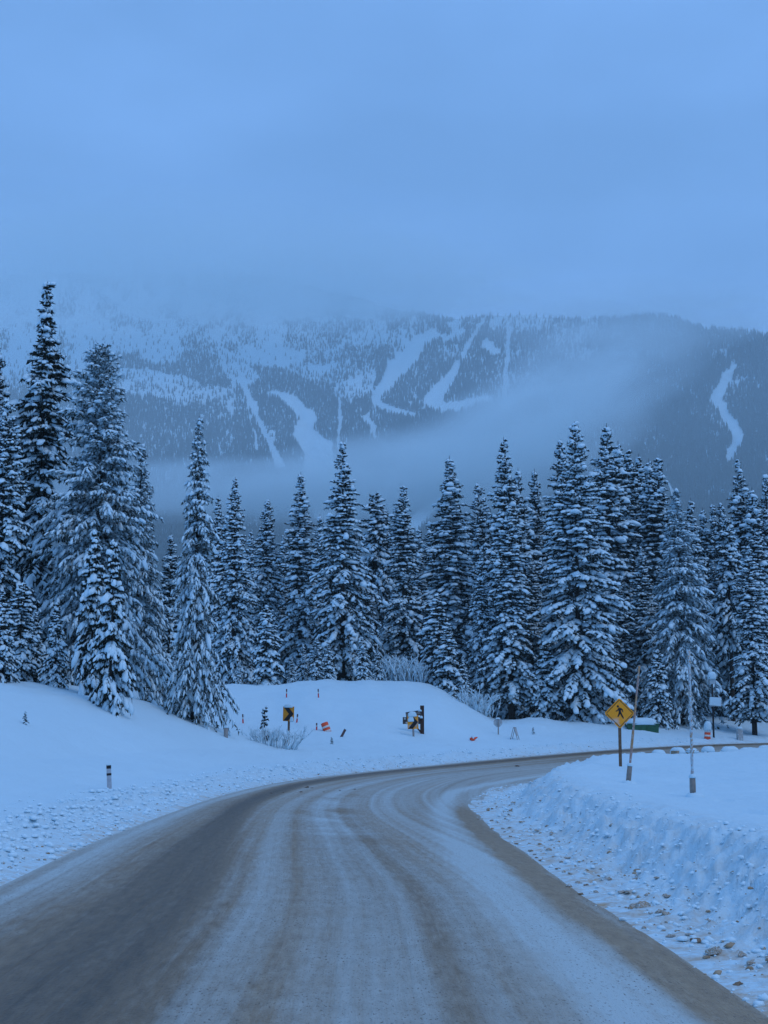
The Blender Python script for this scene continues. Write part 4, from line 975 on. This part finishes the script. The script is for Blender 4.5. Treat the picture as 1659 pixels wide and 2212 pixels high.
# traffic barrels
def barrel(label, px, py, d, lean, rz, sink, cap, h=.95, r=.26):
    g = at(px, py, d); o = thing('traffic_barrel', label, 'traffic barrel', g - np.array((0, 0, sink)), rz, 'orange traffic barrels'); o.rotation_euler = (lean * .3, lean, rz)
    link('body', MB().lathe([(r * 1.05, 0), (r, .3 * h), (r * .97, .6 * h), (r * .9, h), (r * .6, h * 1.02)], n=16).mesh('body', True), M['orange'], o)
    for z0 in (.30, .62):
        link('reflective_band', MB().lathe([(r * 1.005 + .004, z0 * h), (r * .985 + .004, (z0 + .14) * h)], n=16).mesh('reflective_band', True), M['white_band'], o)
    if cap: link('snow_cap', MB().dome((0, 0, h * .99), (r * 2.5, r * 2.5, cap), seed=7, under=.6, sq=2.2).mesh('snow_cap', True), M['cap_snow'], o)
barrel('orange and white barrel with a round snow cap at far right', 1527, 1574, 112.5, .06, 0, .12, .46, 1.0, .24)
barrel('tilted orange and white barrel half buried in the field snow', 711, 1579, ground_hit(711, 1580)[1], -.35, .2, .35, 0, .85, .24)

# pale utility post beside the dark trunk
d = 114; g = at(1597, 1560, d); o = thing('utility_post', 'pale boxy utility post at the foot of the dark bare trunk', 'post', g, .1)
link('body', MB().box((0, 0, .3), (.40, .40, 1.2)).mesh('body'), M['grey_back'], o)
link('snow_cap', MB().dome((0, 0, .9), (.46, .46, .16), seed=8).mesh('snow_cap', True), M['cap_snow'], o)

# red and white marker stakes in the field
def stake(label, px, pt, pb, d, lean):
    x, d, gz = ground_hit(px, pb); h = (pb - pt) * pxm(d)
    o = thing('marker_stake', label, 'marker stake', (x, d, gz), 0, 'marker stakes in the field'); o.rotation_euler = (0, lean, 0)
    w = .085
    link('shaft', MB().box((0, 0, h * .1), (w, w * .6, h * .6 + .1)).mesh('shaft'), M['red'], o)
    link('white_band', MB().box((0, 0, h * .54), (w, w * .6, h * .24)).mesh('white_band'), M['white_band'], o)
    link('tip', MB().box((0, 0, h * .83), (w, w * .6, h * .34)).mesh('tip'), M['stake_dark'], o)
stake('left one of the two stakes high on the mound crest', 619, 1489, 1507, 112, 0)
stake('right one of the two stakes high on the mound crest', 688, 1489, 1507, 112, -.05)
stake('pinkish stake beside the feathery pine at the field edge', 525, 1544, 1563, 94, -.05)
stake('red stake just right of the chevron sign', 641, 1543, 1561, 95, .10)
stake('lower red stake left of the tilted barrel', 684, 1562, 1577, 90, 0)
g = at(738, 1592, ground_hit(738, 1593)[1]); o = thing('dark_plank', 'short dark plank sticking out of the field snow right of the barrel', 'plank', g, .3); o.rotation_euler = (0, .5, .3)
link('plank', MB().box((0, 0, .18), (.14, .05, .6)).mesh('plank'), M['stake_dark'], o)
link('snow_cap', MB().dome((0, 0, .47), (.15, .08, .05), seed=3).mesh('snow_cap', True), M['cap_snow'], o)
g = at(1017, 1600, ground_hit(1017, 1602)[1]); o = thing('buried_cone', 'pale orange cone tip lying in snow left of the folding board', 'cone', g, .3); o.rotation_euler = (0, 1.2, .3)
link('body', MB().lathe([(.16, 0), (.10, .22), (.03, .48)], n=10).mesh('body', True), M['orange'], o)
link('snow_cap', MB().dome((-.10, 0, .15), (.2, .25, .12), seed=3).mesh('snow_cap', True), M['cap_snow'], o)
g = at(500, 1590, 72); o = thing('grey_stump', 'grey weathered stump at the foot of the feathery pine', 'stump', (P(488, 1575, 70)[0], 70, ground_z(P(488, 1575, 70)[0], 70)), 0)
link('post', MB().tube((0, 0, -.3), (0, 0, .5), .11, .10, 9).mesh('post', True), M['steel'], o)
link('snow_cap', MB().dome((0, 0, .49), (.22, .22, .09), seed=3).mesh('snow_cap', True), M['cap_snow'], o)

# concrete barrier blocks under humps of snow, along the inside of the far bend
BL = [(1322, 66, .5, 'first'), (1350, 69, .5, 'second'), (1390, 70.5, .48, 'third'), (1424, 73, .4, 'fourth'), (1462, 75, .4, 'fifth'), (1495, 77.5, .42, 'sixth'), (1532, 80, .42, 'seventh'), (1572, 83.5, .35, 'eighth'), (1620, 88, .35, 'ninth'), (1652, 92, .4, 'tenth')]
for px, d, h, nth in BL:
    g = at(px, 1630, d); rg = random.Random(px); L = 29 * pxm(d) * rg.uniform(.9, 1.15)
    o = thing('concrete_block', nth + ' snow-humped barrier block counted from the pedestrian sign rightwards', 'barrier', g - np.array((0, 0, .17)), .75, 'barrier blocks along the far bend')
    link('block', MB().box((0, 0, .18), (L * .82, .38, .5), taper=.9).mesh('block'), M['concrete'], o)
    link('snow_cap', MB().dome((rg.uniform(-.25, .25), rg.uniform(-.12, .1), .33), (L * rg.uniform(.9, 1.7), rg.uniform(.55, .8), h * rg.uniform(.4, .85)), seed=px, nu=16, sq=2.3).mesh('snow_cap', True), M['cap_snow'], o)

# ------------------------------------------------------------------ lumps: slush on the road, sandy clumps and ploughed snow on the verges
def lump_mesh(seed, n=6):
    rg = np.random.default_rng(seed); a = rg.uniform(0, 6.28, n); q = rg.uniform(.2, .75, n); r = rg.uniform(.3, .62, n)
    C = np.stack((np.cos(a) * q, np.sin(a) * q, rg.uniform(-.1, .25, n)), -1)
    A = np.stack((np.cos(a), np.sin(a), rg.normal(0, .25, n)), -1) * r[:, None]; B = np.stack((-np.sin(a), np.cos(a), rg.normal(0, .25, n)), -1) * r[:, None]
    U = np.stack((rg.normal(0, .15, n), rg.normal(0, .15, n), np.ones(n)), -1) * r[:, None] * rg.uniform(.6, 1.2, (n, 1))
    v, f = pads(rg, C, A, B, U, .35)
    return mesh_arr('lump', v, f, False)
LUMPS = [lump_mesh(s) for s in range(6)]
def lumps_with(mat):
    out = []
    for l in LUMPS: q = l.copy(); q.materials.append(M[mat]); out.append(q)
    return out
LR, LC, LD = lumps_with('rock'), lumps_with('clump'), lumps_with('clump_dark')
def lump(name, label, cat, px, py, wpx, meshes, i, group, flat=.55):
    x, y, z = ground_hit(px, py); s = wpx * y / FPX / 2
    o = tag(link(name, meshes[i % 6]), label, cat, group); rg = random.Random(i * 7 + int(px))
    o.location = (x, y, z + s * flat * .16); o.scale = (s * rg.uniform(.9, 1.15), s * rg.uniform(.7, 1.1), s * flat * rg.uniform(.8, 1.2)); o.rotation_euler = (rg.uniform(-.2, .2), rg.uniform(-.2, .2), rg.uniform(0, 6.28))
for i, (px, py, w, lab) in enumerate([(661, 1702, 12, 'largest dirty slush lump on the road at the bend'), (673, 1703, 8, 'lump touching the right side of the largest slush lump'), (650, 1712, 8, 'lump just below the largest slush lump'), (586, 1714, 6, 'leftmost small slush lump on the road'),
        (612, 1712, 5, 'small lump between the leftmost and the largest ones'), (700, 1712, 7, 'small slush lump right of the largest on the road'), (735, 1708, 6, 'slush lump at the right end of the dirty heap'), (765, 1706, 8, 'flat slush lump furthest right in the wheel track'), (1117, 1656, 12, 'lone dark slush lump on the far road near the bank end')]):
    lump('slush_lump', lab, 'slush lump', px, py, w, LR, i, 'slush lumps on the road')
q = lambda x, y: ((1500 + x * .6028) * .6636, (2400 + y * .6028) * .6636)
CL = [(285, 355, 26, 0), (262, 407, 24, 0), (245, 443, 24, 0), (228, 495, 28, 0), (262, 493, 26, 0), (236, 515, 20, 1), (268, 538, 18, 0), (303, 580, 40, 1), (398, 634, 30, 0), (410, 655, 28, 1), (436, 670, 36, 1), (503, 648, 30, 0), (526, 715, 36, 1), (590, 745, 34, 0),
      (640, 790, 40, 0), (678, 805, 34, 1), (648, 850, 44, 1), (730, 840, 44, 0), (800, 770, 36, 0), (1062, 775, 46, 0), (1105, 865, 60, 0), (885, 857, 60, 0), (960, 920, 130, 0), (1095, 968, 90, 0), (880, 985, 30, 0), (1340, 1010, 40, 0), (1092, 1055, 36, 0),
      (1165, 1050, 36, 1), (1265, 1105, 66, 1), (1362, 1175, 120, 0), (1565, 1235, 64, 0), (1500, 1340, 60, 1), (1130, 1083, 60, 0), (1225, 1080, 40, 0), (1520, 1190, 50, 0), (570, 660, 34, 0), (490, 535, 30, 0), (410, 520, 30, 0), (165, 452, 22, 1), (95, 445, 16, 1), (370, 575, 24, 0), (755, 718, 26, 0), (940, 770, 34, 0)]
ORD = 'first second third fourth fifth sixth seventh eighth ninth tenth eleventh twelfth thirteenth fourteenth fifteenth sixteenth seventeenth eighteenth nineteenth twentieth'.split()
ORD += ['twenty-' + w for w in ORD[:9]] + ['thirtieth'] + ['thirty-' + w for w in ORD[:9]] + ['fortieth'] + ['forty-' + w for w in ORD[:9]]
CL.sort(key=lambda c: c[1])
for i, (x, y, w, dk) in enumerate(CL):
    px, py = q(x, y)
    if w == 120: lb, gp = 'largest sandy snow clump on the right verge, near the lower right corner', None
    elif w == 130: lb, gp = 'long flat sandy clump row on the right verge below the poles', None
    elif (x, y) == (1500, 1340): lb, gp = 'brown clump nearest the lower right corner by the dirt edge', None
    else: lb, gp = ('dark brown' if dk else 'pale sandy') + ' snow clump, ' + ORD[i] + ' from the far end of the right verge', None
    lump('snow_clump', lb, 'snow clump', px, py, w * .4, LD if dk else LC, i, 'sandy snow clumps on the right verge', .5)
for i, (px, py, w) in enumerate([(308, 1722, 8), (213, 1757, 9), (205, 1752, 6)]):
    lump('brown_clump', ['small brown clump on the left verge below the guide post', 'larger of two brown clumps on the left road edge', 'smaller of two brown clumps on the left road edge'][i], 'snow clump', [306, 213, 203][i], [1723, 1757, 1760][i], w, LC, i, 'brown clumps on the left verge')

def crumbs(name, label, C, side, n, o0, o1, ymin, ymax, smin, smax, mat, seed):
    """ploughed crumbs of snow spread along a road edge"""
    rg = np.random.default_rng(seed); T = np.gradient(C, axis=0); T /= np.linalg.norm(T, axis=1)[:, None]
    idx = np.where((C[:, 1] > ymin) & (C[:, 1] < ymax))[0]
    d = np.concatenate(([0], np.cumsum(np.linalg.norm(np.diff(C, axis=0), axis=1))))
    s = np.exp(rg.uniform(np.log(ymin), np.log(ymax), n)); 
    ii = np.interp(s, C[idx, 1], idx).astype(int)
    off = np.abs(rg.normal((o0 + o1) / 2, (o1 - o0) / 3.2, n)) + .02
    nx, ny = -T[ii, 1] * side, T[ii, 0] * side
    x = C[ii, 0] + nx * off + rg.uniform(-.3, .3, n) * T[ii, 0]; y = C[ii, 1] + ny * off + rg.uniform(-.3, .3, n) * T[ii, 1]
    z = terrain(x, y, True); r = smin * (smax / smin) ** (rg.uniform(0, 1, n) ** 2.2)
    a = rg.uniform(0, 6.28, n)
    A = np.stack((np.cos(a), np.sin(a), 0 * a), -1) * (r * rg.uniform(.8, 1.3, n))[:, None]; B = np.stack((-np.sin(a), np.cos(a), 0 * a), -1) * r[:, None]
    U = np.stack((rg.normal(0, .2, n), rg.normal(0, .2, n), np.ones(n)), -1) * (r * .7)[:, None]
    v, f = pads(rg, np.stack((x, y, z + r * .15), -1), A, B, U, .3)
    tag(link(name, mesh_arr(name, v, f, True), M[mat]), label, 'snow crumbs', kind='stuff')
crumbs('ploughed_crumbs', 'loose white crumbs of ploughed snow along the left verge', LS, 1, 3600, .2, 2.2, 16, 110, .02, .085, 'tree_snow', 1)
crumbs('bank_crumbs', 'loose white crumbs of snow on the right bank and verge', RS, -1, 2600, .3, 2.1, 10, 62, .012, .055, 'tree_snow', 2)
crumbs('sandy_crumbs', 'sandy brown crumbs scattered over the right verge', RS, -1, 380, .2, 1.3, 10, 45, .012, .05, 'clump', 3)
crumbs('left_sandy_crumbs', 'sandy crumbs along the left road edge', LS, 1, 260, .0, .9, 15, 100, .012, .05, 'clump', 4)

# ------------------------------------------------------------------ air: even haze, fog banks against the mountain
def volume_mat(name, density, col=(.90, .985, 1.0)):
    m = bpy.data.materials.new(name); m.use_nodes = True; nt = m.node_tree; nt.nodes.clear()
    out = nt.nodes.new('ShaderNodeOutputMaterial'); pv = nt.nodes.new('ShaderNodeVolumePrincipled')
    pv.inputs['Color'].default_value = (*col, 1); pv.inputs['Density'].default_value = density; pv.inputs['Anisotropy'].default_value = 0.0
    nt.links.new(pv.outputs[0], out.inputs['Volume']); return m, nt, pv
hz = MB().box((0, 1750, 640), (7600, 3900, 1320))
m, nt, pv = volume_mat('thin_winter_haze', 1.3e-4, (.83, .965, 1.0))
tag(link('haze', hz.mesh('haze'), m), 'thin blue winter haze filling the valley air', 'haze', kind='stuff')
def fog(label, px, py, d, hw, hh, hd_, dens, tilt=0, sc=2.2, thr=.42):
    c = P(px, py, d); k = pxm(d)
    me = MB(); 
    prof = [(math.sin(math.pi * j / 12) + .001, -math.cos(math.pi * j / 12)) for j in range(13)]
    me.lathe(prof, n=24)
    m, nt, pv = volume_mat('fog', dens)
    tc = nt.nodes.new('ShaderNodeTexCoord'); ln = nt.nodes.new('ShaderNodeVectorMath'); ln.operation = 'LENGTH'; nt.links.new(tc.outputs['Object'], ln.inputs[0])
    fall = ramp(nt, ln.outputs['Value'], 1.0, .25)
    mp = nt.nodes.new('ShaderNodeMapping'); mp.inputs['Location'].default_value = (px * .01, py * .01, 0)
    n = nt.nodes.new('ShaderNodeTexNoise'); n.inputs['Scale'].default_value = sc; n.inputs['Detail'].default_value = 2.5; n.inputs['Roughness'].default_value = .5
    nt.links.new(tc.outputs['Object'], mp.inputs[0]); nt.links.new(mp.outputs[0], n.inputs['Vector'])
    dd = math_(nt, 'MULTIPLY', fall, ramp(nt, n.outputs['Fac'], thr - .14, thr + .22)); dd = math_(nt, 'MULTIPLY', dd, dens)
    nt.links.new(dd, pv.inputs['Density'])
    o = tag(link('fog_bank', me.mesh('fog_bank'), m), label, 'fog', 'fog on the mountain', 'stuff')
    o.location = c; o.scale = (hw * k, hd_, hh * k); o.rotation_euler = (0, -tilt, 0)
fog('broad mist filling the valley in front of the mountain', 829, 1010, 1380, 2600, 1150, 900, 5.8e-4, 0, 2.6, .36)
fog('bank of fog lying in the valley below the left ski runs', 520, 1062, 1400, 560, 68, 130, .036)
fog('bank of fog in the valley behind the central spruces', 880, 1035, 1400, 430, 112, 140, .032, .10)
fog('veil of fog rising across the middle of the mountain', 1130, 945, 1420, 350, 145, 140, .030, .35)
fog('thin veil of fog on the upper right slope', 1270, 815, 1550, 300, 125, 140, .016, .25)
fog('thin wisp of fog along the right ridge line', 1400, 690, 1950, 480, 75, 160, .011, 0)
fog('low cloud hiding the top of the mountain on the left', 330, 585, 2500, 900, 140, 330, .010, 0, 3.0, .38)
fog('low cloud hiding the middle of the mountain ridge', 830, 628, 2450, 420, 85, 260, .010, 0, 3.0, .40)

#print('TRIS', sum(sum(len(p.vertices) - 2 for p in me.polygons) for me in bpy.data.meshes if me.users))
